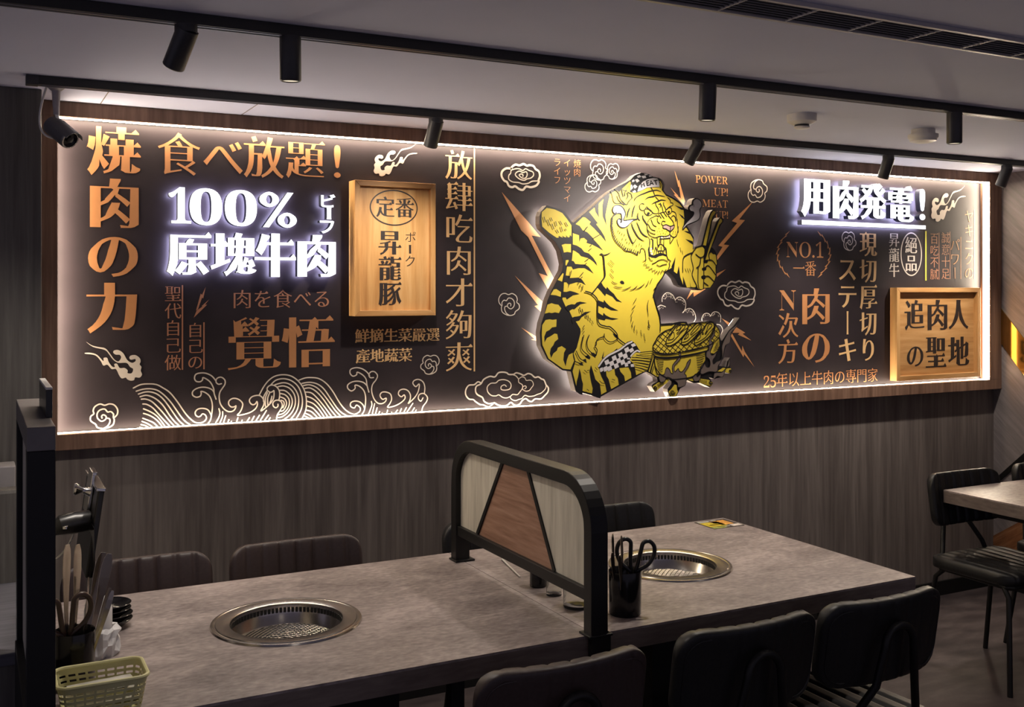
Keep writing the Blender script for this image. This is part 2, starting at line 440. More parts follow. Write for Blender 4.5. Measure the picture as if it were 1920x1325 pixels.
def make_grill(x, y, label):
    t = thing('table_grill', label, 'grill', (x, y, TZ), group='round steel grills set in the tables')
    ring = MB()
    ring.lathe([(0.142, -0.012), (0.142, 0.004), (0.146, 0.006), (0.176, 0.0065), (0.178, 0.004), (0.181, 0.004), (0.183, 0.0055), (0.189, 0.005), (GR, 0.0005), (GR - .01, -0.004), (0.150, -0.008)], n=96, caps=False)
    ring.build('ring', M['steel'], t, smooth=True)
    wall = MB().lathe([(0.1425, 0.002), (0.1405, -0.008), (0.1405, -0.018), (0.138, -0.022), (0.134, -0.046), (0.128, -0.052)], n=96, caps=False)
    wall.build('inner_wall', M['steel'], t, smooth=True)
    sl = MB()
    for i in range(84):
        a = 2 * PI * i / 84; c, s = math.cos(a), math.sin(a)
        sl.obox((c * .1402, s * .1402, -0.0115), (-s * .0033, c * .0033, 0), (c * .0012, s * .0012, 0), (0, 0, .0066))
    sl.build('vent_slots', M['soot'], t)
    MB().lathe([(0.0, -0.100), (0.10, -0.100), (0.134, -0.050), (0.127, -0.049), (0.09, -0.080), (0.0, -0.085)], n=64, caps=False).build('fire_bowl', M['soot'], t, smooth=True)
    net = MB()
    R = .119
    for i in range(-9, 10):
        d = i * .0127; h = math.sqrt(max(R * R - d * d, 0))
        if h < .01: continue
        n = 14
        net.tube([(d * .7071 - q * .7071, d * .7071 + q * .7071, -.034 - .010 * (1 - (1 - (q * q + d * d) / R ** 2))) for q in [h * (2 * j / n - 1) for j in range(n + 1)]], .0009, 5)
        net.tube([(d * .7071 + q * .7071, -d * .7071 + q * .7071, -.0325 - .010 * ((q * q + d * d) / R ** 2)) for q in [h * (2 * j / n - 1) for j in range(n + 1)]], .0009, 5)
    net.tube([(R * math.cos(2 * PI * j / 48), R * math.sin(2 * PI * j / 48), -.0445) for j in range(48)], .002, 6, closed=True)
    net.build('wire_net', M['steel'], t, smooth=True)
    return t
g = make_grill(G1[0], G1[1], 'round steel grill sunk in the left table')
dup(g, (G2[0], G2[1], TZ), 0, 'round steel grill sunk in the middle table behind the tool cup')

# ------------------------------------------------------------------ chairs
def loft_pad(hw, hz, R, t, nch, groove, curv=0.0, nx=61, m=28, tb=None, ex=0.30):
    """upholstered pad: rounded rectangle in x and 2nd axis, channels across x; returns rings of (x, depth, second)"""
    tb = t if tb is None else tb
    e = 0.02; rings = []
    for i in range(nx):
        q = -1 + 2 * i / (nx - 1)
        x = hw * math.sin(q * PI / 2) if abs(q) > 2 else hw * (q * 1.0)
        # denser at the ends
        x = hw * (1.35 * q - .35 * q ** 3) if True else x
        ax = abs(x)
        h = hz if ax <= hw - R else hz - R + math.sqrt(max(R * R - (ax - (hw - R)) ** 2, 0))
        f = 1.0 if ax <= hw - e else math.sqrt(max(1 - ((ax - (hw - e)) / e) ** 2, 0.0004))
        ph = (x / hw * .5 + .5) * nch
        g_ = groove * (1 - min(1, abs(math.sin(PI * ph)) * 1.6) ** .6) if .5 < ph < nch - .5 else 0
        ring = []
        for j in range(m):
            a = 2 * PI * j / m; c, s = math.cos(a), math.sin(a)
            sp = lambda v, p: math.copysign(abs(v) ** p, v)
            d = sp(c, ex); z = sp(s, ex)
            dd = (t - g_) * f * d if d > 0 else (tb - g_ * .25) * f * d
            hh = h - (1 - f) * .012 - g_ * .12
            ring.append((x, dd + curv * (x / hw) ** 2, hh * z))
        rings.append(ring)
    return rings
def loft(mb, rings, fn):
    n = len(rings[0]); m = len(rings)
    vs = [fn(*p) for r in rings for p in r]; fs = []
    for i in range(m - 1):
        for j in range(n): fs.append((i * n + j, i * n + (j + 1) % n, (i + 1) * n + (j + 1) % n, (i + 1) * n + j))
    fs.append(tuple(range(n))[::-1]); fs.append(tuple((m - 1) * n + j for j in range(n)))
    mb.add(vs, fs); return mb
def make_chair(leather, label, loc, rz):
    t = thing('dining_chair', label, 'chair', loc, rz, 'padded metal frame chairs')
    ti = math.radians(9); ct, st = math.cos(ti), math.sin(ti)
    zc = 0.700; yb = -0.205
    fb = lambda x, d, z: (x, yb + d * ct - z * st, zc + z * ct + d * st)
    r = loft_pad(0.212, 0.112, 0.062, 0.026, 8, 0.008, curv=0.03, tb=0.014, nx=97)
    br = loft(MB(), r, fb).build('backrest', leather, t, smooth=True, angle=60)
    pp = MB()                                   # piping line on the back face
    hw, hz, R = .196, .096, .05
    path = []
    for cx, cz, a0 in ((hw - R, hz - R, 0), (-(hw - R), hz - R, 90), (-(hw - R), -(hz - R), 180), (hw - R, -(hz - R), 270)):
        for k in range(7):
            a = math.radians(a0 + 15 * k)
            x, z = cx + R * math.cos(a), cz + R * math.sin(a)
            path.append(fb(x, -.0135 + .03 * (x / .212) ** 2, z))
    pp.tube(path, .0022, 6, closed=True).build('piping', leather, br, smooth=True)
    r = loft_pad(0.205, 0.200, 0.075, 0.030, 8, 0.012, tb=0.022, nx=97)
    loft(MB(), r, lambda x, d, z: (x * (1 - .06 * z / .2), z, .445 + d)).build('seat', leather, t, smooth=True, angle=60)
    fr_ = MB(); R_ = .0105
    fr_.tube([(sx * x, y, .418) for sx, x, y in ((1, .165, .165), (1, .165, -.16), (1, .15, -.175), (-1, .15, -.175), (-1, .165, -.16), (-1, .165, .165), (-1, .15, .18), (1, .15, .18))], R_, 10, closed=True)
    fr_.build('seat_frame', M['black_metal'], t, smooth=True)
    up = []
    for k in range(13):
        a = PI * k / 12; up.append((.05 * math.cos(a), -.226 - .02, .70 + .05 * math.sin(a)))
    pth = [(.145, -.172, .418), (.12, -.19, .50), (.068, -.232, .60)] + up + [(-.068, -.232, .60), (-.12, -.19, .50), (-.145, -.172, .418)]
    MB().tube(pth, R_, 10).build('back_support', M['black_metal'], t, smooth=True)
    for sx in (-1, 1):
        MB().tube([(sx * .165, .15, .418), (sx * .172, .18, .38), (sx * .19, .20, 0.0)], R_, 10).build('leg', M['black_metal'], t, smooth=True)
        MB().tube([(sx * .165, -.14, .418), (sx * .172, -.18, .38), (sx * .195, -.235, 0.0)], R_, 10).build('leg', M['black_metal'], t, smooth=True)
    return t
cb = make_chair(M['brown_leather'], 'dark brown padded chair seen from behind at the front of the left table', (1.122, 2.105, 0), 0)
ck = make_chair(M['black_leather'], 'black padded chair seen from behind, in front of the middle table beside the divider', (1.638, 2.12, 0), 0)
dup(ck, (2.085, 2.125, 0), 0, 'black padded chair seen from behind at the right end of the middle table')
dup(cb, (0.425, 3.01, 0), PI, 'brown ribbed chair behind the left table, nearest the black partition')
dup(cb, (0.898, 3.01, 0), PI, 'brown ribbed chair behind the left table, second from the black partition')
dup(ck, (1.600, 3.0, 0), PI, 'black chair mostly hidden behind the arched divider, its edge showing at left')
dup(ck, (2.035, 3.0, 0), PI, 'black chair behind the middle table, showing just right of the divider')
dup(ck, (3.805, 2.90, 0), PI - .03, 'black chair with ribbed seat at the left end of the far right table')
dup(ck, (4.345, 2.90, 0), PI, 'black chair behind the far right table, cut by the picture edge')

# ------------------------------------------------------------------ arched divider between the tables
DX0, DX1 = 1.333, 1.381
DY0, DY1 = 2.148, 2.985
dt = thing('table_divider', 'black arched divider with wood panels standing between the two grill tables', 'divider', ((DX0 + DX1) / 2, (DY0 + DY1) / 2, TZ))
cy = (DY0 + DY1) / 2; hy = (DY1 - DY0) / 2; ztop = 1.14 - TZ
def arch(hy_, top, R, n=10):
    p = []
    for a in range(n + 1):
        q = PI / 2 * a / n; p.append((hy_ - R + R * math.cos(q), top - R + R * math.sin(q)))
    for a in range(n + 1):
        q = PI / 2 + PI / 2 * a / n; p.append((-(hy_ - R) + R * math.cos(q), top - R + R * math.sin(q)))
    return p
th = 0.036
outer = [(hy, 0.0)] + arch(hy, ztop, .135) + [(-hy, 0.0)]
inner = [(hy - th, 0.0)] + arch(hy - th, ztop - th, .135 - th) + [(-(hy - th), 0.0)]
poly = outer + inner[::-1]
hx = (DX1 - DX0) / 2
slab(MB(), [poly], lambda u, v, d: (d, u, v), -hx, hx).build('arch_frame', M['black_metal'], dt, bevel=.002)
zr0, zr1 = .082, .112
MB().box(-hx * .8, hx * .8, -(hy - th), hy - th, zr0, zr1).build('bottom_rail', M['black_metal'], dt, bevel=.0015)
# wood panels: left pale, centre trapezoid, right pale
ht = ztop - th
pale = [(hy - th, zr1)] + arch(hy - th, ht, .135 - th) + [(-(hy - th), zr1)]
tr = [(2.825 - cy, zr1), (2.656 - cy, ht), (2.502 - cy, ht), (2.356 - cy, zr1)]
def clip(poly, keep):
    out = []
    for i in range(len(poly)):
        a, b = poly[i], poly[(i + 1) % len(poly)]
        da, db = keep(a), keep(b)
        if da >= 0: out.append(a)
        if da * db < 0:
            s = da / (da - db); out.append((a[0] + s * (b[0] - a[0]), a[1] + s * (b[1] - a[1])))
    return out
def line(a, b): return lambda p: (b[0] - a[0]) * (p[1] - a[1]) - (b[1] - a[1]) * (p[0] - a[0])
lf = clip(pale, line(tr[1], tr[0]) if line(tr[1], tr[0])((hy, .2)) > 0 else line(tr[0], tr[1]))
rt = clip(pale, line(tr[2], tr[3]) if line(tr[2], tr[3])((-hy, .2)) > 0 else line(tr[3], tr[2]))
for nm, pg, mt in (('pale_panel', lf, M['div_pale']), ('pale_panel', rt, M['div_pale']), ('wood_panel', tr, M['div_wood'])):
    slab(MB(), [pg], lambda u, v, d: (d, u, v), -.007, .007).build(nm, mt, dt)
for a, b in ((tr[0], tr[1]), (tr[3], tr[2])):
    dx, dz = b[0] - a[0], b[1] - a[1]; l = math.hypot(dx, dz)
    MB().obox((0, (a[0] + b[0]) / 2, (a[1] + b[1]) / 2), (.011, 0, 0), (0, dx / 2, dz / 2), (0, -dz / l * .0065, dx / l * .0065)).build('slanted_bar', M['black_metal'], dt)
MB().box(-.030, .036, -hy - .004, -hy + .05, 0, .006).box(-.020, .034, T_Y0 - cy - .022, T_Y0 - cy - .002, -.075, .006).build('clamp', M['black_metal'], dt, bevel=.0015)
MB().box(-.030, .036, hy - .05, hy + .004, 0, .006).build('clamp', M['black_metal'], dt, bevel=.0015)

# ------------------------------------------------------------------ black partition at the far left
PX0, PX1 = 0.085, 0.134
pt = thing('partition', 'tall black metal partition frame at the left end of the left table', 'partition', (0.11, 2.4, 0))
def pbox(name, x0, x1, y0, y1, z0, z1, mat, bev=.0015):
    return MB().box(x0 - .11, x1 - .11, y0 - 2.4, y1 - 2.4, z0, z1).build(name, mat, pt, bevel=bev)
pbox('post', PX0, PX1, 2.11, 2.16, 0, 1.30, M['black_metal'])
pbox('post', PX0, PX1, 2.62, 2.67, 0, 1.30, M['black_metal'])
pbox('top_rail', PX0, PX1, 2.11, 2.67, 1.30, 1.345, plain('lit_black_rail', (0.16, 0.145, 0.14), 0.42, metal=0.3))  # black tube coloured grey: the light on its top is put into the colour
pbox('panel', PX0 + .012, PX1 - .012, 2.16, 2.62, 0.80, 1.30, M['div_pale'])
pbox('lower_panel', PX0 - .004, PX1, 2.16, 2.62, 0.0, 0.80, M['black_metal'])
# counter block left of the partition
ct_ = thing('counter', 'low dark wood counter with raised back at the left picture edge', 'counter', (-.45, 3.0, 0))
MB().box(-.75, .575, -.30, .33, 0, .72).build('body', M['pillar_wood'], ct_, bevel=.003)
MB().box(-.76, .58, -.31, .34, .72, .75).build('worktop', wood('counter_grey_top', ((.08, .08, .095), (.11, .11, .13), (.14, .135, .155)), (3, 40, 40), .5), ct_, bevel=.003)
MB().box(-.75, .58, .34, .40, 0, 1.02).build('back_panel', M['pillar_wood'], ct_, bevel=.012)
tag(MB().box(-.35, .108, 3.425, 3.52, 0, 1.075).build('storage_box', plain('pale_grey_box', (.27, .25, .25), .5), bevel=.004), 'pale grey box edge showing behind the low counter at the left picture edge', 'box')
# ------------------------------------------------------------------ ceiling: tracks, lamps, grille, detectors, camera
TY1, TY2 = 3.333, 2.425
def make_track(x0, x1, y, label):
    t = thing('lighting_track', label, 'track', ((x0 + x1) / 2, y, CEIL))
    L = (x1 - x0) / 2
    MB().box(-L, L, -.019, .019, -.026, 0).build('rail', M['track'], t, bevel=.0015)
    MB().box(-L + .04, L, -.0105, -.0075, -.0275, -.0258).box(-L + .04, L, .0085, .0105, -.0275, -.0258).build('contact_lip', plain('track_lip_highlight', (.24, .23, .25), .4), t)  # lips lighter than the track: the highlight along the groove is in the colour
    MB().box(-L - .004, -L + .03, -.020, .020, -.028, 0).build('end_cap', M['lamp_body'], t, bevel=.002)
make_track(0.135, XR - .01, TY1, 'black lighting track on the ceiling nearest the mural')
make_track(-0.8, XR - .01, TY2, 'black lighting track on the ceiling farther from the mural')
def make_lamp(x, y, aim, label, power, lens=True, size=48, blend=.55, r=.0252, ln=.085):
    t = thing('spot_lamp', label, 'spotlight', (x, y, CEIL - .026), group='cylinder spotlights on the ceiling tracks')
    a = (Vector(aim) - Vector((x, y, CEIL - .05))).normalized()
    q = Vector((0, 0, -1)).rotation_difference(a)
    MB().lathe([(r, 0), (r, -.018), (r * .97, -.0185)], n=28).build('base', M['lamp_body'], t, smooth=True)
    b = MB().lathe([(r, 0.012), (r, -ln + .004), (r - .002, -ln + .001), (r - .004, -ln), (r - .006, -ln + .001), (r - .007, -ln + .005)], n=28, caps=False)
    b.lathe([(0.0001, .012), (r, .012)], n=28, caps=False)
    hd = b.build('head', M['lamp_body'], t, smooth=True)
    hd.location = (0, 0, -.020); hd.rotation_mode = 'QUATERNION'; hd.rotation_quaternion = q
    le = MB().lathe([(r - .0062, -ln + .0025), (0.0, -ln + .0025)], n=24, caps=False).build('lens', M['lens'], hd)
    if power:
        l = bpy.data.lights.new('lamp_light', 'SPOT'); l.energy = power; l.color = SPOT_C
        l.spot_size = math.radians(size); l.spot_blend = blend; l.shadow_soft_size = .016
        lo = bpy.data.objects.new('lamp_light', l); COL.objects.link(lo); lo.parent = hd
        lo.location = (0, 0, -ln - .004)
    return t
make_lamp(1.430, TY1, (1.36, YP, 1.25), 'small cylinder spotlight over the framed cedar sign, on the track nearest the mural', SPOT_W * 1.0, size=108, blend=1.0)
make_lamp(2.570, TY1, (2.36, YP, 1.42), 'tilted cylinder spotlight over the tiger sign, on the track nearest the mural', SPOT_W * 1.9, size=128, blend=1.0)
make_lamp(3.627, TY1, (3.50, YP, 0.75), 'tilted cylinder spotlight over the lit four character sign at right', SPOT_W * 2.3, size=84, blend=.9)
make_lamp(4.421, TY1, (4.36, YP, 1.05), 'small cylinder spotlight nearest the right wall', SPOT_W * 2.0, size=88, blend=.9)
make_lamp(0.425, TY2, (0.0, 3.25, 0.8), 'big tilted cylinder spotlight at the upper left, turned away to the left', SPOT_W * 1.3, size=80, blend=.9)
make_lamp(0.665, TY2, (0.70, 2.50, 0.75), 'cylinder spotlight with glowing lens above the left table', SPOT_W * 1.0, size=110, blend=.9)
make_lamp(1.905, TY2, (1.905, 2.50, 0.75), 'cylinder spotlight with glowing lens above the middle table', SPOT_W * 1.2, size=105, blend=.9)
make_lamp(2.950, TY2, (2.97, 2.45, 0.0), 'cylinder spotlight with glowing lens beside the smoke detector at the far right', SPOT_W * 1.1, size=100, blend=.9)
# two unseen lamps behind the viewer, added as fill light
make_lamp(0.6, 0.2, (0.6, .6, 0.0), 'unseen added fill spotlight on the ceiling behind the viewer at left', SPOT_W * .3, size=110)
make_lamp(2.8, 0.4, (2.8, .9, 0.0), 'unseen added fill spotlight on the ceiling behind the viewer at right', SPOT_W * .3, size=110)

gy0, gy1, gx0, gx1 = 1.715, 1.822, 0.676, 4.6
gt = thing('air_grille', 'long black slotted air grille in the ceiling at the upper right', 'vent', ((gx0 + gx1) / 2, (gy0 + gy1) / 2, CEIL))
L = (gx1 - gx0) / 2; W_ = (gy1 - gy0) / 2
fm = plain('grille_frame_paint', (0.42, 0.39, 0.40), 0.45, var=.03)
MB().box(-L, L, -W_ - .012, -W_, -.010, 0).box(-L, L, W_, W_ + .012, -.010, 0).box(-L - .012, -L, -W_ - .012, W_ + .012, -.010, 0).box(L, L + .012, -W_ - .012, W_ + .012, -.010, 0).build('rim', fm, gt, bevel=.001)
MB().box(-L, L, -W_, W_, -.002, -.0005).build('backing', M['soot'], gt)
sl = MB()
for i in range(7):
    y = -W_ + (i + .5) * 2 * W_ / 7
    sl.obox((0, y, -.0055), (L, 0, 0), (0, .0022, .0022), (0, -.0007, .0007))
sl.build('slats', plain('grille_slat_paint', (0.20, 0.19, 0.21), 0.4, var=.03), gt)
x = 1.654 - .195 * 5
while x < gx1:
    cxg = x - (gx0 + gx1) / 2
    MB().box(cxg - .0016, cxg + .0016, -W_, W_, -.0098, -.002).build('cross_bar', fm, gt)
    x += .195

def make_detector(x, y, r, label, flip):
    t = thing('smoke_detector', label, 'smoke detector', (x, y, CEIL), group='white smoke detectors on the ceiling')
    if not flip:
        MB().lathe([(r, 0), (r, -.022), (r * .98, -.026), (r * .62, -.036)], n=40).build('base', M['white_plastic'], t, smooth=True)
        MB().lathe([(r * .5, -.036), (r * .5, -.043)], n=32).build('sensor_gap', M['black_plastic'], t, smooth=True)
        MB().lathe([(r * .53, -.043), (r * .53, -.047), (r * .4, -.051)], n=32).build('sensor_cap', M['white_plastic'], t, smooth=True)
    else:
        MB().lathe([(r * .78, 0), (r * .78, -.020)], n=40).build('base', M['white_plastic'], t, smooth=True)
        MB().lathe([(r, -.020), (r, -.030), (r * .94, -.036)], n=40).build('collar', M['white_plastic'], t, smooth=True)
        MB().lathe([(r * .9, -.036), (r * .86, -.046), (r * .5, -.052)], n=40).build('sensor_cap', M['white_plastic'], t, smooth=True)
make_detector(2.625, 2.807, .0515, 'white smoke detector with small round tip, left of the pair on the ceiling', False)
make_detector(3.290, 2.85, .057, 'white smoke detector with wide flat collar, right of the pair on the ceiling', True)

# security camera
sx, sy = .219, 3.43
sc_ = thing('security_camera', 'dark grey bullet security camera hanging from the ceiling at the left', 'security camera', (sx, sy, CEIL))
MB().lathe([(.036, 0), (.036, -.006), (.028, -.010), (.014, -.022)], n=28).build('mount', M['cam_arm'], sc_, smooth=True)
MB().tube([(0, 0, -.015), (0, 0, -.06), (0.001, -.001, -.095)], [.013, .0105, .0085], 14).build('arm', M['cam_arm'], sc_, smooth=True)
jt = MB().tube([(0.001, -.001, -.092), (.004, -.004, -.118)], .007, 12).build('joint', M['chrome'], sc_, smooth=True)
ax = Vector((.50, -.66, -.56)).normalized()
qc = Vector((0, 0, 1)).rotation_difference(ax)
bd = MB().lathe([(.0, -.054), (.024, -.054), (.030, -.048), (.030, .040), (.027, .043)], n=32, caps=False).build('body', M['cam_grey'], sc_, smooth=True)
bd.location = (.014, -.016, -.150); bd.rotation_mode = 'QUATERNION'; bd.rotation_quaternion = qc
MB().lathe([(.0275, .040), (.0275, .046), (.0235, .046), (.0235, .036)], n=32, caps=False).build('lens_ring', M['chrome'], bd, smooth=True)
MB().lathe([(.0235, .037), (.0, .037)], n=32, caps=False).lathe([(.010, .037), (.010, .0445), (.0, .0450)], n=24, caps=False).build('lens_glass', M['ceramic'], bd, smooth=True)
hood = MB(); n = 15; hv = []
for r_, zz in ((.0325, -.02), (.0325, .058), (.0312, .058), (.0312, -.02)):
    for j in range(n):
        a = math.radians(-20 - 140 * j / (n - 1)); hv.append((r_ * math.cos(a), r_ * math.sin(a), zz))
hood.add(hv, [((k % 4) * n + j, (k % 4) * n + j + 1, ((k + 1) % 4) * n + j + 1, ((k + 1) % 4) * n + j) for k in range(4) for j in range(n - 1)])
ho = hood.build('sun_hood', M['cam_grey'], bd, smooth=True)
upl = qc.inverted() @ Vector((0, 0, 1)); ho.rotation_euler = (0, 0, math.atan2(upl.y, upl.x) + PI / 2)
def bez(p, n=16):
    P = [Vector(q) for q in p]; out = []
    for i in range(n + 1):
        t = i / n; Q = P[:]
        while len(Q) > 1: Q = [Q[k].lerp(Q[k + 1], t) for k in range(len(Q) - 1)]
        out.append(Q[0])
    return out
MB().tube(bez([(-.024, .012, -.004), (-.05, .012, -.09), (-.062, .01, -.16), (-.005, .01, -.165)]), .0032, 8).build('cable', M['white_plastic'], sc_, smooth=True)

# ------------------------------------------------------------------ things on the tables
def make_cup(x, y, label):
    t = thing('tool_cup', label, 'cup', (x, y, TZ), group='black tool cups')
    MB().lathe([(.0, .002), (.0, .0), (.040, .0), (.042, .003), (.0435, .112), (.0425, .115), (.0405, .112), (.039, .006), (.0, .005)], n=40, caps=False).build('body', M['ceramic'], t, smooth=True)
    return t
C2 = (1.515, 2.275); C1 = (.190, 2.420)
make_cup(C2[0], C2[1], 'glossy black cup of grill tools standing right of the arched divider')
make_cup(C1[0], C1[1], 'glossy black cup of grill tools beside the black partition, behind the yellow basket')
def make_scissors(x, y, rz, mat, label, lean=(0, 0)):
    t = thing('scissors', label, 'scissors', (x, y, TZ + .02), rz)
    t.rotation_euler = (lean[0], lean[1], rz)
    for s in (-1, 1):
        b = MB().add([(s * .002, -.001 * s, .095), (s * .012, -.001 * s, .085), (s * .010, -.001 * s, .02), (s * .001, -.001 * s, .0), (s * .002, -.003 * s, .095), (s * .012, -.003 * s, .085), (s * .010, -.003 * s, .02), (s * .001, -.003 * s, .0)],
                     [(0, 1, 2, 3), (7, 6, 5, 4), (0, 4, 5, 1), (1, 5, 6, 2), (2, 6, 7, 3), (3, 7, 4, 0)])
        b.build('blade', M['steel'], t)
        loop = [(s * .006, 0, .092), (s * .010, 0, .112), (s * .014, 0, .150), (s * .018, 0, .170), (s * .034, 0, .175), (s * .048, 0, .162), (s * .050, 0, .138), (s * .038, 0, .114), (s * .020, 0, .100)]
        lp = []
        for i in range(len(loop)):
            p0, p1, p2, p3 = [Vector(loop[(i + k) % len(loop)]) for k in (-1, 0, 1, 2)]
            for j in range(4):
                q = j / 4; lp.append(.5 * (2 * p1 + (p2 - p0) * q + (2 * p0 - 5 * p1 + 4 * p2 - p3) * q * q + (3 * p1 - p0 - 3 * p2 + p3) * q ** 3))
        MB().tube(lp, .0056, 10, closed=True).build('handle', mat, t, smooth=True)
    return t
def make_tongs(x, y, rz, lean, label, ln=.19, wide=.011, gap=.010, mat='steel'):
    t = thing('tongs', label, 'tongs', (x, y, TZ + .008), rz)
    t.rotation_euler = (lean[0], lean[1], rz)
    for s in (-1, 1):
        pr = [(0, .45), (.3, .48), (.5, .6), (.66, .85), (.8, 1.15), (.9, 1.15), (.96, .95), (1.0, .5)]
        vs = []; fs = []
        for q, wq in pr:
            off = s * (gap * (.25 + 1.0 * math.sin(q * PI * .62)))
            for dx, dy in ((-1, 0), (1, 0), (1, 1), (-1, 1)):
                vs.append((dx * wide * wq * .5, off + s * dy * .0014 + s * abs(dx) * 0, q * ln))
        for i in range(len(pr) - 1):
            for j in range(4): fs.append((i * 4 + j, i * 4 + (j + 1) % 4, (i + 1) * 4 + (j + 1) % 4, (i + 1) * 4 + j))
        fs += [(3, 2, 1, 0), tuple(len(pr) * 4 - 4 + j for j in range(4))]
        MB().add(vs, fs).build('arm', M['tool_steel' if mat == 'steel' else mat], t, bevel=.0004)
    return t
make_scissors(C2[0] + .010, C2[1] - .002, -.35, M['black_plastic'], 'black handled scissors standing in the cup right of the divider', (.05, .12))
make_tongs(C2[0] - .012, C2[1] + .008, .5, (.05, -.16), 'thin steel tongs leaning left in the cup right of the divider', ln=.210)
make_tongs(C2[0] - .020, C2[1] - .008, .2, (.10, -.20), 'dark steel tongs leaning lowest in the cup right of the divider', ln=.165, mat='steel_dark')
make_scissors(C1[0] - .012, C1[1] - .010, .2, M['brown_plastic'], 'brown handled scissors in the cup beside the black partition', (.08, -.05))
make_tongs(C1[0] - .008, C1[1] + .018, .9, (-.02, .07), 'tall flared steel tongs in the cup beside the black partition, tallest there', ln=.285, wide=.024)
make_tongs(C1[0] + .014, C1[1] + .016, .4, (-.05, .26), 'flared steel tongs leaning right in the cup beside the black partition', ln=.262, wide=.022)
make_tongs(C1[0] + .018, C1[1] - .010, .1, (.0, .30), 'slim steel tongs leaning farthest right in the cup beside the black partition', ln=.195, wide=.010)
make_tongs(C1[0] + .002, C1[1] - .004, 1.2, (.02, .18), 'slim dark tongs in the middle of the cup beside the black partition', ln=.215, wide=.010)

# stack of sauce dishes
bw = (.301, 2.78)
first = None
for i in range(4):
    lab = ['lowest black dish of the stack on the left table', 'second black dish from the bottom of the stack on the left table', 'third black dish from the bottom of the stack on the left table', 'topmost black dish of the stack on the left table'][i]
    z = TZ + i * .0125
    o = MB().lathe([(.0, .003), (.0, .0), (.030, .0), (.034, .004), (.053, .019), (.055, .0225), (.0535, .0235), (.050, .020), (.033, .0075), (.0, .006)], n=48, caps=False).build('sauce_dish', M['ceramic'], smooth=True)
    o.location = (bw[0] + .002 * (i % 2) - .0015 * i, bw[1] + .002 * i, z)
    tag(o, lab, 'dish', 'stacked black dishes on the left table')

# clear jar wrapped in crumpled plastic
jx, jy = .255, 2.585
jr = thing('plastic_jar', 'clear plastic jar with crumpled bag beside the black dishes', 'jar', (jx, jy, TZ))
MB().lathe([(.0, .001), (.030, .001), (.031, .004), (.031, .105), (.027, .125), (.020, .132), (.0, .133)], n=32, caps=False).build('jar_body', M['bag'], jr, smooth=True)
MB().lathe([(.0, .004), (.022, .004), (.020, .06), (.024, .10), (.010, .118), (.0, .118)], n=10, caps=False).build('tissue_fill', M['wipe'], jr)
bg = MB(); rnd = random.Random(3); vs = []; fs = []; n = 26
zz = [0.0, .012, .03, .045, .058, .066]
for i, z in enumerate(zz):
    for j in range(n):
        r_ = [.040, .046, .045, .043, .046, .038][i] + rnd.uniform(-.006, .006)
        a = 2 * PI * j / n; vs.append((r_ * math.cos(a), r_ * math.sin(a), max(0, z + rnd.uniform(-.004, .004) if i else 0)))
for i in range(len(zz) - 1):
    for j in range(n): fs.append((i * n + j, i * n + (j + 1) % n, (i + 1) * n + (j + 1) % n, (i + 1) * n + j))
bg.add(vs, fs).build('crumpled_bag', M['bag'], jr)

# yellow basket
bx0, bx1, by0, by1, bz = .142, .312, 2.188, 2.312, .072
bk = thing('basket', 'small pale yellow slotted plastic basket at the lower left of the left table', 'basket', ((bx0 + bx1) / 2, (by0 + by1) / 2, TZ))
hx_, hy_ = (bx1 - bx0) / 2, (by1 - by0) / 2
def rr(hx, hy, r, n=5):
    p = []
    for cx, cy_, a0 in ((hx - r, hy - r, 0), (-(hx - r), hy - r, 90), (-(hx - r), -(hy - r), 180), (hx - r, -(hy - r), 270)):
        for k in range(n + 1):
            a = math.radians(a0 + 90 * k / n); p.append((cx + r * math.cos(a), cy_ + r * math.sin(a)))
    return p
rimp = rr(hx_, hy_, .022)
MB().tube([(x, y, bz) for x, y in rimp], .0042, 8, closed=True).build('rim', M['basket'], bk, smooth=True)
MB().prism(rr(hx_ - .012, hy_ - .012, .018), lambda u, v, d: (u, v, d), .001, .004).build('bottom', M['basket'], bk)
wl = MB()
def side(z): # inset of the wall at a height
    return .012 * (1 - z / bz)
def ringpts(z, n=96):
    p = rr(hx_ - side(z), hy_ - side(z), .021, 6); P = [Vector((a, b, 0)) for a, b in p]
    L_ = [0]
    for i in range(len(P)): L_.append(L_[-1] + (P[(i + 1) % len(P)] - P[i]).length)
    out = []
    for k in range(n):
        s = L_[-1] * k / n; i = max(j for j in range(len(L_)) if L_[j] <= s + 1e-12); i = min(i, len(P) - 1)
        f = (s - L_[i]) / max(L_[i + 1] - L_[i], 1e-9); q = P[i].lerp(P[(i + 1) % len(P)], f); out.append((q.x, q.y))
    return out
levels = [.002, .012, .0165, .0225, .027, .033, .0375, .0435, .048, .054, .0585, .072]
N = 112
rgs = [ringpts(z, N) for z in levels]
for off in (0,):
    for li in range(len(levels) - 1):
        solid = li % 2 == 0
        for k in range(N):
            if solid or k % 4 == 0:
                a, b = rgs[li], rgs[li + 1]; k2 = (k + 1) % N
                sc2 = lambda p, f: (p[0] * f, p[1] * f)
                f = .985
                z0_, z1_ = levels[li], levels[li + 1]
                A, B, C_, D = (a[k] + (z0_,)), (a[k2] + (z0_,)), (b[k2] + (z1_,)), (b[k] + (z1_,))
                A2, B2, C2_, D2 = [(p[0] * f, p[1] * f, p[2]) for p in (A, B, C_, D)]
                wl.add([A, B, C_, D, A2, B2, C2_, D2], [(0, 1, 2, 3), (7, 6, 5, 4), (0, 4, 5, 1), (1, 5, 6, 2), (2, 6, 7, 3), (3, 7, 4, 0)])
wl.build('slotted_wall', M['basket'], bk)
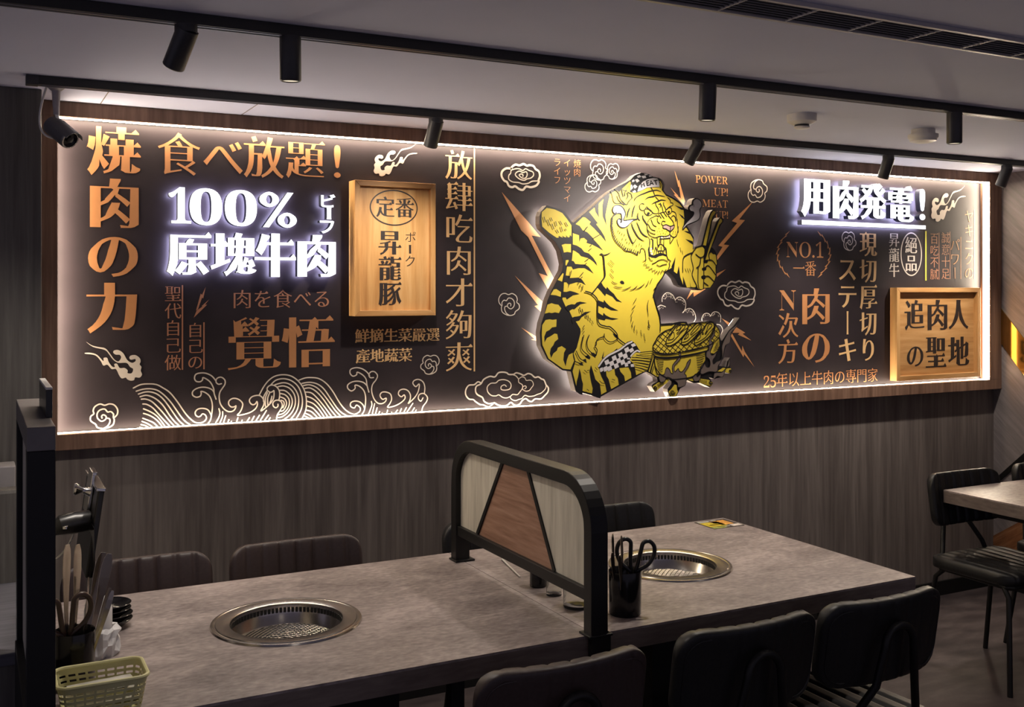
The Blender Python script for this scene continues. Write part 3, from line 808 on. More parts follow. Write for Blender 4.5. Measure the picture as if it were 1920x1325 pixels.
for i, (ox, oy, rz, oz) in enumerate(((.01, .004, .06, .0), (-.005, -.008, -.05, .0105), (.006, .01, .12, .021), (-.01, .0, .0, .0315), (.0, .0, .10, .042))):
    o = MB()
    m_, n_ = 9, 5; vs = []; fs = []
    rnd = random.Random(i)
    for sgn in (1, -1):
        for a in range(m_):
            for b in range(n_):
                u, v = a / (m_ - 1) * 2 - 1, b / (n_ - 1) * 2 - 1
                h = .0045 * (1 - u ** 4) * (1 - v ** 2) * sgn + (rnd.uniform(-.0008, .0008) if sgn > 0 else 0)
                vs.append((u * .062, v * .020, .006 + h))
    for a in range(m_ - 1):
        for b in range(n_ - 1):
            k = a * n_ + b
            fs.append((k, k + n_, k + n_ + 1, k + 1)); k += m_ * n_; fs.append((k, k + 1, k + n_ + 1, k + n_))
    o = o.add(vs, fs).build('wet_wipe', M['wipe'], smooth=True)
    o.location = ((bx0 + bx1) / 2 + ox, (by0 + by1) / 2 + oy, TZ + .004 + oz); o.rotation_euler = (0, .03 * (i % 3 - 1), rz)
    tag(o, ['bottom wrapped wet wipe in the yellow basket', 'second lowest wrapped wet wipe in the yellow basket', 'middle wrapped wet wipe in the yellow basket', 'second highest wrapped wet wipe in the yellow basket', 'topmost wrapped wet wipe in the yellow basket'][i], 'wet wipe', 'wrapped wet wipes in the basket')

# glasses and little jars behind the divider
def make_tumbler(x, y, r, h, label, lid=False):
    t = thing('glass_jar', label, 'jar', (x, y, TZ), group='clear glass jars behind the divider')
    MB().lathe([(.0, .0), (r * .96, .0), (r, .004), (r, h - .004), (r * .985, h), (r * .93, h - .002), (r * .92, .008), (.0, .007)], n=40, caps=False).build('glass', M['tumbler'], t, smooth=True)
    if lid: MB().lathe([(r * 1.03, h - .012), (r * 1.03, h + .004), (r * .9, h + .007)], n=32).build('lid', M['steel_dark'], t, smooth=True)
make_tumbler(1.435, 2.385, .038, .088, 'wide clear glass jar showing under the divider rail beside its near post', True)
make_tumbler(1.432, 2.505, .022, .078, 'narrow glass jar showing under the divider rail, second from its near post', True)
sv = tag(MB().lathe([(.022, 0), (.024, .002), (.024, .075), (.018, .086), (.011, .092)], n=28).build('sauce_bottle', M['ceramic'], smooth=True, loc=(1.434, 2.60, TZ)), 'small dark sauce bottle behind the divider, farthest from its near post', 'bottle')
# menu sticker
mk = thing('menu_card', 'yellow photo card lying at the far corner of the middle table', 'card', (2.315, 2.965, TZ))
def tp(px, py, z=TZ):
    t = (CAM_Z - z) * FOC / (py - HOR); k = (px - 960) / FOC
    return (t * (CT + ST * k), t * (ST - CT * k))
p = [tp(1304, 979.5), tp(1338, 991.5), tp(1396, 984.5), tp(1359, 973.2)]
cx0 = min(q[0] for q in p); cx1 = max(q[0] for q in p); cy0 = min(q[1] for q in p); cy1 = max(q[1] for q in p)
mk.location = ((cx0 + cx1) / 2, (cy0 + cy1) / 2, TZ)
a, b = (cx1 - cx0) / 2, (cy1 - cy0) / 2
MB().box(-a, a, -b, b, 0, .0012).build('card', M['ink'], mk)
for nm, c, q in (('yellow_field', (.52, .40, .03), (-.95, .2, -.55, .55)), ('yellow_field', (.40, .42, .10), (-.95, -.1, -.95, -.62)), ('food_photo', (.62, .30, .06), (-.05, .75, -.35, .75)),
                 ('food_photo', (.50, .24, .17), (-.25, .02, .1, .8)), ('pale_field', (.62, .55, .52), (.35, .95, -.9, -.45)), ('pale_field', (.40, .40, .36), (-.9, .3, .65, .92)), ('text_bar', (.66, .64, .62), (-.8, .1, -.2, -.05)), ('text_bar', (.66, .64, .62), (-.7, .2, -.75, -.68))):
    MB().box(q[0] * a, q[1] * a, q[2] * b, q[3] * b, .0012, .0016).build(nm, plain('card_' + nm, c, .35, var=.3, scale=60), mk)
# chopsticks left of the jars
tag(MB().tube([(1.428, 2.70, TZ + .003), (1.47, 2.90, TZ + .003)], [.0022, .003], 8).build('chopstick', M['white_plastic'], smooth=True), 'pale chopstick lying behind the far end of the divider', 'chopstick')

# tablet on its arm, at the black partition
tb = thing('tablet', 'black ordering tablet on a clamp arm, seen edge on beside the black partition', 'tablet', (.232, 2.70, .935))
tilt = math.radians(8)
def tl(o): o.rotation_euler = (0, tilt, 0); return o
tl(MB().box(-.007, .007, -.135, .135, 0, .205).build('case', M['black_plastic'], tb, bevel=.003))
tl(MB().box(.0068, .0082, -.125, .125, .008, .197).build('screen', M['ceramic'], tb))
tl(MB().box(-.011, .009, -.136, .136, .200, .207).build('bracket', M['chrome'], tb, bevel=.001))
tl(MB().box(-.016, -.007, -.05, .03, .13, .225).box(-.016, -.004, -.05, .03, .222, .23).build('clamp', M['chrome'], tb, bevel=.002))
tl(MB().tube([(-.015, -.06, .185), (-.026, -.06, .187), (-.036, -.06, .189), (-.048, -.06, .190), (-.052, -.06, .190)], [.012, .008, .008, .015, .014], 16).build('knob', M['chrome'], tb, smooth=True))
MB().tube([(.005, -.09, .125), (-.03, -.10, .125), (-.055, -.105, .122), (-.075, -.10, .112), (-.0985, -.09, .112)], [.024, .026, .024, .014, .013], 16).build('arm', M['black_plastic'], tb, smooth=True)
MB().lathe([(.0, -.003), (.007, -.003), (.007, .003), (.0, .005)], n=16, caps=False).build('bolt', M['chrome'], tb, loc=(-.048, -.130, .122), smooth=True)
tb.children[-1].rotation_euler = (PI / 2, 0, 0)
MB().tube(bez([(-.03, -.10, .10), (-.04, -.10, .06), (-.07, -.10, .035), (-.0985, -.10, .03)]), .003, 8).build('cable', M['white_plastic'], tb, smooth=True)
sg = thing('sign_panel', 'small black panel with a pale top edge on top of the black partition', 'panel', (.131, 2.37, 1.345))
MB().box(-.006, .006, -.12, .12, 0, .056).build('board', M['black_plastic'], sg, bevel=.001)
MB().box(-.0062, .0062, -.12, .12, .056, .061).build('top_edge', M['white_plastic'], sg, bevel=.001)
# ------------------------------------------------------------------ lettering: outlines of the built-in font, reshaped with thick uprights and thin level strokes
_gc = {}
def glyph(ch):
    if ch in _gc: return _gc[ch]
    c = bpy.data.curves.new('g', 'FONT'); c.body = ch
    o = bpy.data.objects.new('g', c); COL.objects.link(o)
    dg = bpy.context.evaluated_depsgraph_get(); dg.update()
    cu = o.evaluated_get(dg).to_curve(dg)
    out = []
    for s in cu.splines:
        bp = s.bezier_points; n = len(bp); pts = []
        for i in range(n):
            p = bp[i]; q = bp[(i + 1) % n]
            a, b, cc, d = [v.copy().to_2d() for v in (p.co, p.handle_right, q.handle_left, q.co)]
            if (d - a).length < 1e-6: continue
            dv = (d - a).normalized()
            dev = max(abs(dv.x * (b - a).y - dv.y * (b - a).x), abs(dv.x * (cc - a).y - dv.y * (cc - a).x))
            k = 1 if dev < .002 else (3 if dev < .02 else (5 if dev < .1 else 9))
            for j in range(k):
                t = j / k; u = 1 - t
                wv = a * u ** 3 + b * 3 * u * u * t + cc * 3 * u * t * t + d * t ** 3
                pts.append((wv.x, wv.y))
        q = []
        for v in pts:
            if not q or math.hypot(v[0] - q[-1][0], v[1] - q[-1][1]) > 1e-4: q.append(v)
        if len(q) > 2 and math.hypot(q[0][0] - q[-1][0], q[0][1] - q[-1][1]) < 1e-4: q.pop()
        if len(q) > 2: out.append(q)
    bpy.data.objects.remove(o); bpy.data.curves.remove(c)
    _gc[ch] = out
    return out
def area(p): return .5 * sum(p[i - 1][0] * p[i][1] - p[i][0] * p[i - 1][1] for i in range(len(p)))
_mc = {}
def mincho(ch, a, b, serif=True):
    key = (ch, a, b, serif)
    if key in _mc: return _mc[key]
    cs = glyph(ch)
    if not cs: return []
    big = max(cs, key=lambda p: abs(area(p))); sg = 1 if area(big) > 0 else -1
    S = np.array([(c[i][0], c[i][1], c[(i + 1) % len(c)][0], c[(i + 1) % len(c)][1]) for c in cs for i in range(len(c))])
    D = S[:, 2:] - S[:, :2]; L = np.hypot(D[:, 0], D[:, 1])
    T = D / L[:, None]; NX = T[:, 1] * sg; NY = -T[:, 0] * sg
    mid = (S[:, :2] + S[:, 2:]) / 2
    want = a * NX ** 2 - b * NY ** 2
    # room to the next outline along the outward (or inward) normal
    for e in range(len(S)):
        d = want[e]; s_ = 1 if d > 0 else -1
        rx, ry = NX[e] * s_, NY[e] * s_
        best = 9.0
        for fr in (.15, .5, .85):
            ox, oy = S[e, 0] + D[e, 0] * fr, S[e, 1] + D[e, 1] * fr
            den = rx * D[:, 1] - ry * D[:, 0]
            with np.errstate(divide='ignore', invalid='ignore'):
                tt = ((S[:, 0] - ox) * D[:, 1] - (S[:, 1] - oy) * D[:, 0]) / den
                uu = ((S[:, 0] - ox) * ry - (S[:, 1] - oy) * rx) / den
            ok = (np.abs(den) > 1e-9) & (tt > 1e-4) & (uu >= 0) & (uu <= 1)
            if ok.any(): best = min(best, tt[ok].min())
        lim = best * (.37 if s_ > 0 else .36)
        want[e] = s_ * min(abs(d), lim)
    res = []; base = 0
    for q in cs:
        n = len(q); E = list(range(base, base + n)); base += n
        r = []
        for i in range(n):
            e0, e1 = E[i - 1], E[i]; x, y = q[i]
            det = NX[e0] * NY[e1] - NY[e0] * NX[e1]
            if abs(det) > .15:
                dx = (want[e0] * NY[e1] - want[e1] * NY[e0]) / det; dy = (NX[e0] * want[e1] - NX[e1] * want[e0]) / det
            else:
                mx, my = NX[e0] + NX[e1], NY[e0] + NY[e1]; l = math.hypot(mx, my) or 1
                d = .5 * (want[e0] + want[e1]); dx, dy = mx / l * d, my / l * d
            m = max(abs(want[e0]), abs(want[e1])) * 1.5
            r.append((x + max(-m, min(m, dx)), y + max(-m, min(m, dy))))
        res.append(r)
        if serif and area(q) * sg > 0:
            for i in range(n):
                e = E[i]
                if NX[e] > .97 and .035 < L[e] < .12:
                    pe, ne = E[i - 1], E[(i + 1) % n]
                    if abs(T[pe, 1]) < .15 and abs(T[ne, 1]) < .15 and L[pe] > .09 and L[ne] > .09 and NY[pe] * NY[ne] < 0:
                        X = max(r[i][0], r[(i + 1) % n][0]); Y1 = max(r[i][1], r[(i + 1) % n][1]); Y0 = min(r[i][1], r[(i + 1) % n][1])
                        tri = [(X - .13, Y1 - .004), (X + .022, Y0), (X + .022, Y1), (X - .045, Y1 + .072)]
                        res.append(tri if sg > 0 else tri[::-1])
    _mc[key] = res
    return res
def rot90(cs): return [[(y - .38 + .5, -(x - .5) + .38) for x, y in c] for c in cs]
def ink(cs):
    xs = [p[0] for c in cs for p in c]; ys = [p[1] for c in cs for p in c]
    return min(xs), max(xs), min(ys), max(ys)
BOLD = dict(zip('ABCDEFGHIJKLMNOPQRSTUVWXYZ', [chr(0x1D400 + i) for i in range(26)]))
BOLD.update({str(i): chr(0x1D7CE + i) for i in range(10)})

def lay(text, mode, a, b, serif=True, pitch=1.0):
    """contours of a whole line (h) or column (v) in em units"""
    out = []; x = 0.0
    for i, ch in enumerate(text):
        lat = ch in BOLD
        cs = mincho(BOLD.get(ch, ch), (a - .03 if a < .03 else 0) if lat else a, 0 if lat else b, serif and not lat)
        if mode == 'v':
            if ch == 'ー': cs = rot90(cs)
            if lat:
                x0, x1, *_ = ink(cs); cs = [[(p[0] - (x0 + x1) / 2 + .5, p[1]) for p in c] for c in cs]
            out += [[(p[0], p[1] - i * pitch) for p in c] for c in cs]
        else:
            x0, x1, *_ = ink(cs)
            if lat or ord(ch) < 128:
                cs = [[(p[0] - x0 + x + .04, p[1]) for p in c] for c in cs]; adv = x1 - x0 + .08
            else:
                cs = [[(p[0] + x, p[1]) for p in c] for c in cs]; adv = pitch
            out += cs; x += adv
    return out
def fit(cs, x0, x1, z0, z1):
    a, b, c, d = ink(cs)
    return [[(x0 + (p[0] - a) / (b - a) * (x1 - x0), z0 + (p[1] - c) / (d - c) * (z1 - z0)) for p in q] for q in cs]
def boxpx(xl, xr, yt, yb, y, xref=None):
    """wall rectangle from photo pixels; rows measured at column xref"""
    xref = (xl + xr) / 2 if xref is None else xref
    return U(xl, 500, y)[0], U(xr, 500, y)[0], U(xref, yb, y)[1], U(xref, yt, y)[1]

def P(pts, f, y):
    """crop coordinates (x0, y0, scale) -> wall points on plane y"""
    x0, y0, s = f
    return [U(x0 + p[0] / s, y0 + p[1] / s, y) for p in pts]
def smooth(pts, k=5, closed=False):
    n = len(pts)
    if n < 3: return list(pts)
    out = []
    rng = range(n) if closed else range(n - 1)
    for i in rng:
        p0 = pts[i - 1] if (i > 0 or closed) else pts[i]
        p1, p2 = pts[i], pts[(i + 1) % n]
        p3 = pts[(i + 2) % n] if (i + 2 < n or closed) else p2
        for j in range(k):
            t = j / k
            out.append(tuple(.5 * (2 * p1[c] + (p2[c] - p0[c]) * t + (2 * p0[c] - 5 * p1[c] + 4 * p2[c] - p3[c]) * t * t + (3 * p1[c] - p0[c] - 3 * p2[c] + p3[c]) * t ** 3) for c in (0, 1)))
    if not closed: out.append(pts[-1])
    return out
_sk = [0]
def stroke(mb, pts, wd, y, closed=False, taper=False):
    """flat painted line on plane y; wd in metres"""
    _sk[0] += 1; y -= 1.2e-5 * (_sk[0] % 40)
    q = []
    for p in pts:
        if not q or math.hypot(p[0] - q[-1][0], p[1] - q[-1][1]) > 1e-5: q.append(p)
    n = len(q)
    if n < 2: return
    vs = []; fs = []
    for i in range(n):
        a = q[i - 1] if (i > 0 or closed) else q[i]
        b = q[(i + 1) % n] if (i < n - 1 or closed) else q[i]
        tx, tz = b[0] - a[0], b[1] - a[1]; l = math.hypot(tx, tz) or 1e-9
        k = 1.0
        if taper: k = max(.12, math.sin(PI * (i + .3) / (n - .4)) ** .6)
        nx, nz = -tz / l * wd / 2 * k, tx / l * wd / 2 * k
        vs += [(q[i][0] + nx, y, q[i][1] + nz), (q[i][0] - nx, y, q[i][1] - nz)]
    for i in range(n if closed else n - 1):
        k = (i + 1) % n
        fs.append((2 * i, 2 * i + 1, 2 * k + 1, 2 * k))
    mb.add(vs, fs)
    if not closed and not taper:
        for c, d in ((q[0], q[1]), (q[-1], q[-2])):
            a0 = math.atan2(c[1] - d[1], c[0] - d[0])
            mb.add([(c[0], y, c[1])] + [(c[0] + wd / 2 * math.cos(a0 - PI / 2 + PI * j / 6), y, c[1] + wd / 2 * math.sin(a0 - PI / 2 + PI * j / 6)) for j in range(7)],
                   [(0, j, j + 1) for j in range(1, 7)])
def flat(mb, contours, y, rule='nonzero'):
    V, F = fill2d(contours, rule)
    mb.add([(u, y, v) for u, v in V], F); return mb
def mm(px): return px * 0.00215      # a width measured in photo pixels on the mural, in metres (middle of the wall)

# ------------------------------------------------------------------ the printed mural board
mur = thing('mural', 'long black printed mural of orange lettering, waves and clouds inside the glowing frame', 'mural', ((XL0 + XR0) / 2, YP, zb))
inv(MB().box(XL0 - .03, XR0 + .03, YP, YP + .025, zb - .03, zt + .03).build('board', M['board'], mur), mur)
YT = YP - .0012
def lettering(name, mat, items):
    for it in items: lettering1(name, mat, [it])
def lettering1(name, mat, items):
    mb = MB()
    for it in items:
        text, mode, xl, xr, yt, yb, a, b = it[:8]
        xref = it[8] if len(it) > 8 else (xl if mode == 'h' else None)
        r = boxpx(xl, xr, yt, yb, YP, xref)
        flat(mb, fit(lay(text, mode, a, b, pitch=it[9] if len(it) > 9 else 1.0), r[0], r[1], r[2], r[3]), YT)
    return inv(mb.build(name, mat, mur), mur)
def rule(mat, items, name='rule_line'):
    mb = MB()
    for x, yt, yb, wpx in items:
        a, b = U(x, yt, YP), U(x, yb, YP); h = mm(wpx) / 2
        mb.add([(a[0] - h, YT, b[1]), (a[0] + h, YT, b[1]), (a[0] + h, YT, a[1]), (a[0] - h, YT, a[1])], [(0, 1, 2, 3)])
    return inv(mb.build(name, mat, mur), mur)
lettering('lettering', M['orange'], [('焼', 'v', 162, 264, 237.5, 330, .06, .02), ('肉', 'v', 168.5, 260, 335, 428, .065, .022), ('の', 'v', 165, 258.5, 444, 519, .04, .014), ('力', 'v', 162, 257, 530, 624, .062, .022)])
lettering('lettering', M['orange'], [('食べ', 'h', 296, 455, 246, 326, .024, .018), ('放', 'h', 457, 533, 256, 334, .024, .018, 495), ('題', 'h', 536, 609, 263, 335, .024, .018, 572), ('!', 'h', 626, 638.5, 272, 333.5, .02, 0, 632)])
lettering('lettering', M['rust'], [('聖代自己做', 'v', 308.6, 340, 537, 694, .004, .014)])
rule(M['rust'], [(341.9, 534.5, 693, 2.2)])
lettering('lettering', M['rust'], [('自己の', 'v', 353, 380.3, 605, 690.5, .004, .014)])
rule(M['rust'], [(382.3, 604, 692, 2.2)])
lettering('lettering', M['rust'], [('肉を食べる', 'h', 438, 616.5, 543, 577, .006, .014, 520)])
lettering('lettering', M['orange'], [('覺悟', 'h', 427, 627.5, 592, 691, .034, .02, 520)])
lettering('lettering', M['tan'], [('鮮摘生菜嚴選', 'h', 665.4, 824, 616.5, 643.5, .028, .01), ('產地蔬菜', 'h', 666.8, 772.4, 654.4, 681.5, .028, .01)])
lettering('lettering', M['tan'], [('放肆吃肉才夠爽', 'v', 834.7, 886, 282, 695, .016, .018)])
rule(M['tan'], [(889.2, 278, 696, 3)])
lettering('lettering', M['orange'], [('ライフ', 'v', 1038.7, 1050, 298, 343.7, -.008, .014), ('イッツマイ', 'v', 1057.3, 1069.5, 299, 378, -.008, .014), ('焼肉', 'v', 1075.6, 1088.7, 299, 330.6, -.006, .014)])
lettering('lettering', M['orange'], [('POWER', 'h', 1304, 1364.7, 328, 342.5, .0, 0), ('UP!', 'h', 1338.5, 1364.3, 351.8, 366.6, .0, 0), ('MEAT', 'h', 1317, 1364.3, 373.3, 387.3, .0, 0), ('UP!', 'h', 1340.7, 1364.7, 395.3, 409, .0, 0)])
lettering('lettering', M['orange'], [('NO.1', 'h', 1474.3, 1543.3, 451.5, 482.5, .005, 0), ('一番', 'h', 1487, 1529.5, 489, 517, .004, .014, 1508)])
lettering('lettering', M['orange'], [('肉の', 'v', 1503.5, 1555.5, 540.5, 679.7, .042, .018)])
lettering('lettering', M['orange'], [('N', 'v', 1461.3, 1491.8, 544, 582.5, .01, 0), ('次', 'v', 1459, 1496.5, 586.5, 633, .022, .012), ('方', 'v', 1459, 1495.5, 635.5, 681.5, .022, .012)])
lettering('lettering', M['orange'], [('25', 'h', 1431.7, 1454.5, 704, 726.5, .0, 0, 1440), ('年以上牛肉の専門家', 'h', 1455.5, 1645, 697, 723.5, .0, .014, 1490)])
lettering('lettering', M['tan'], [('現切厚切り', 'v', 1611.4, 1644.3, 434.5, 675.8, .034, .014)])
lettering('lettering', M['tan'], [('ステーキ', 'v', 1572, 1605.5, 487.5, 677, .032, .006)])
lettering('lettering', M['cream'], [('昇龍牛', 'v', 1666.4, 1685.8, 437.8, 519, .02, .012)])
lettering('lettering', M['cream'], [('絕品', 'v', 1697, 1719.2, 444, 508, .024, .008)])
o_ = MB(); c0 = U(1708.4, 476.4, YP)
rx = (U(1727.5, 476, YP)[0] - U(1689.2, 476, YP)[0]) / 2; rz_ = (U(1708, 437, YP)[1] - U(1708, 516.5, YP)[1]) / 2
stroke(o_, [(c0[0] + rx * math.cos(2 * PI * i / 64), c0[1] + rz_ * math.sin(2 * PI * i / 64)) for i in range(64)], .0062, YT, True)
inv(o_.build('oval_ring', M['cream'], mur), mur)
rule(M['lime'], [(1735.7, 433, 525.5, 4.0)], 'yellow_bar')
lettering('lettering', M['rust'], [('百吃不膩', 'v', 1744, 1759, 436.7, 523.7, -.004, .014)])
lettering('lettering', M['rust'], [('誠意十足', 'v', 1765, 1780, 435.5, 523, -.006, .014)])
lettering('lettering', M['orange'], [('パワー', 'v', 1782, 1799, 448, 522, -.004, .014)])
lettering('lettering', M['orange'], [('ヤキニクの', 'v', 1809, 1824, 395, 522, -.01, .014)])
rule(M['rust'], [(1760.4, 436, 524, 1.6), (1781, 434, 523, 1.6)]); rule(M['orange'], [(1801.3, 444, 523, 1.6), (1826.3, 392, 523, 1.6)])

def art(name, mat, strokes=(), fills=(), wpx=2.4, each=False):
    if each:
        for s in fills: art(name, mat, (), [s])
        return
    """strokes: (frame, pts, width_px, smooth); fills: (frame, pts, smooth)"""
    mb = MB()
    for s in strokes:
        f, pts = s[0], s[1]; wv = s[2] if len(s) > 2 else wpx
        q = P(pts, f, YP)
        stroke(mb, smooth(q) if not (len(s) > 3 and s[3] is False) else q, mm(wv), YT)
    for s in fills:
        q = P(s[1], s[0], YP)
        flat(mb, [smooth(q, 4, True) if len(s) > 2 and s[2] else q], YT)
    return inv(mb.build(name, mat, mur), mur)
# swirl clouds: one motif drawn in its own square, set down at several places
SW1 = [(505, 1108), (545, 1060), (548, 990), (500, 925), (430, 908), (360, 928), (290, 910), (215, 950), (190, 1010), (200, 1055), (155, 1095), (155, 1160), (225, 1210), (250, 1255), (320, 1275), (400, 1265), (480, 1220), (500, 1150), (487, 1105), (488, 1060), (450, 1022), (402, 1028), (360, 985), (290, 1000), (250, 1050), (255, 1120), (310, 1165), (370, 1140), (380, 1095), (342, 1070), (315, 1090), (320, 1118)]
SW2 = [(385, 1120), (430, 1130), (435, 1180), (400, 1240), (350, 1270)]
def motif(paths, src, dst, flipx=False, flipy=False, wpx=2.4, mat='cream', fill=None, name='cloud_print', filled=False):
    sx0, sy0, sx1, sy1 = src; dx0, dy0, dx1, dy1 = dst
    mb = MB()
    for pth in paths:
        q = []
        for x, y in pth:
            u, v = (x - sx0) / (sx1 - sx0), (y - sy0) / (sy1 - sy0)
            if flipx: u = 1 - u
            if flipy: v = 1 - v
            q.append(U(dx0 + u * (dx1 - dx0), dy0 + v * (dy1 - dy0), YP))
        if filled: flat(mb, [smooth(q, 4, True)], YT)
        else: stroke(mb, smooth(q), mm(wpx), YT)
    return inv(mb.build(name, M[mat], mur), mur)
S0 = (150, 905, 550, 1278)
motif([SW1, SW2], S0, (169.5, 756.5, 220.5, 803.5), wpx=2.2)
motif([SW1, SW2], S0, (788.8, 665.5, 823, 701.5), wpx=1.8)
motif([SW1, SW2], S0, (935, 549.5, 973.5, 591.5), True, wpx=1.8)
motif([SW1, SW2], S0, (1402.5, 336.5, 1438, 379.5), True, True, wpx=2.2)
motif([SW1, SW2], S0, (1578.5, 434.5, 1604.5, 469.5), True, wpx=2.2)
motif([SW1, SW2], S0, (1107, 299, 1139, 338), True, wpx=1.8)
motif([SW1, SW2], S0, (1136.5, 306.5, 1160, 336), wpx=1.7)
motif([SW1, SW2], S0, (1096.5, 327.5, 1126, 360), True, True, wpx=1.8)
O1 = [(225, 210), (150, 205), (90, 250), (80, 320), (120, 390), (160, 410), (190, 470), (240, 490), (285, 475), (340, 515), (400, 530), (450, 480), (520, 490), (600, 465), (640, 410), (635, 385), (655, 320), (640, 250), (590, 215), (560, 170), (500, 155), (460, 165), (410, 138), (350, 160), (290, 148), (240, 180), (225, 210)]
O2 = [(635, 395), (540, 400), (480, 430), (400, 440), (340, 420), (250, 410), (190, 370), (190, 310), (215, 280), (230, 230), (300, 210), (350, 212), (400, 238), (440, 210), (490, 235), (550, 260), (560, 310), (520, 350), (460, 365), (420, 385), (350, 365), (290, 310), (300, 270), (350, 245), (400, 268), (450, 255), (465, 300), (440, 350), (390, 350), (345, 310), (370, 290), (400, 300), (400, 325)]
SO = (75, 135, 660, 535)
motif([O1], SO, (939.5, 307, 1012.5, 356.5), wpx=4.2); motif([O2], SO, (939.5, 307, 1012.5, 356.5), wpx=2.2)
motif([O1], SO, (1345, 526, 1416, 579.5), wpx=3.4); motif([O2], SO, (1345, 526, 1416, 579.5), wpx=2.2)
CF = (860, 680, 10.667)
art('cloud_print', M['cream'], [
 (CF, [(700, 800), (600, 880), (490, 840), (420, 830), (330, 770), (290, 735), (200, 720), (140, 640), (140, 540), (200, 450), (310, 435), (380, 380), (440, 400)], 2.6),
 (CF, [(700, 800), (600, 815), (510, 770), (470, 690), (380, 640), (335, 570), (350, 470), (440, 420), (500, 330), (620, 270), (720, 280), (790, 200), (880, 185), (960, 200), (1000, 230), (1090, 230), (1150, 200), (1230, 220), (1300, 250), (1380, 215), (1450, 230), (1520, 290), (1590, 280), (1650, 320), (1700, 340), (1730, 400), (1745, 440), (1790, 500), (1780, 580), (1720, 650), (1640, 720), (1530, 720), (1460, 770), (1400, 760), (1340, 715), (1270, 750), (1220, 820), (1150, 850), (1090, 830), (1040, 790), (960, 850), (860, 860), (780, 840), (710, 795)], 2.8),
 (CF, [(950, 470), (910, 440), (850, 470), (850, 530), (930, 545), (1020, 520), (1045, 440), (1000, 370), (900, 335), (800, 350), (740, 400), (640, 410), (570, 480), (580, 580), (650, 650), (740, 660), (800, 640), (880, 690), (960, 700), (1030, 670), (1080, 630), (1170, 635), (1220, 580), (1270, 510), (1270, 440), (1200, 390), (1190, 320), (1140, 260), (1090, 240)], 1.9),
 (CF, [(1320, 520), (1350, 490), (1330, 460), (1280, 480), (1280, 530), (1340, 565), (1410, 550), (1450, 500), (1490, 440), (1470, 370), (1420, 345), (1350, 350), (1320, 300), (1260, 280), (1200, 320)], 1.7),
 (CF, [(1020, 680), (1060, 730), (1130, 755), (1200, 730), (1260, 710), (1320, 650), (1400, 670), (1500, 660), (1570, 630), (1650, 600), (1730, 520), (1745, 450)], 1.8)])
FC = [(85, 0), (170, 55), (270, 80), (370, 100), (440, 180), (500, 260), (560, 290), (600, 235), (580, 195), (520, 190), (485, 160), (500, 130), (560, 125), (630, 170), (690, 270), (760, 310), (810, 285), (805, 255), (745, 265), (720, 240), (740, 205), (810, 198), (870, 240), (885, 290), (870, 332), (897, 370), (887, 425), (905, 480), (870, 525), (805, 522), (790, 560), (740, 570), (690, 550), (668, 525), (610, 537), (570, 490), (525, 402), (460, 400), (400, 338), (340, 350), (300, 280), (220, 200), (80, 178), (80, 165), (160, 165), (250, 195), (340, 285), (345, 240), (395, 238), (420, 300), (470, 365), (508, 370), (500, 330), (540, 325), (580, 385), (650, 385), (695, 420), (695, 460), (755, 460), (775, 400), (730, 370), (680, 312), (560, 310), (480, 260), (420, 180), (360, 122), (190, 78)]
SF = (78, 0, 906, 571)
motif([FC], SF, (160, 640, 266.3, 713.5), filled=True, name='flame_cloud_print')
motif([FC], SF, (700.3, 269, 781, 330.5), True, filled=True, name='flame_cloud_print')
motif([FC], SF, (1745.5, 347.5, 1809.5, 415.5), True, filled=True, name='flame_cloud_print')
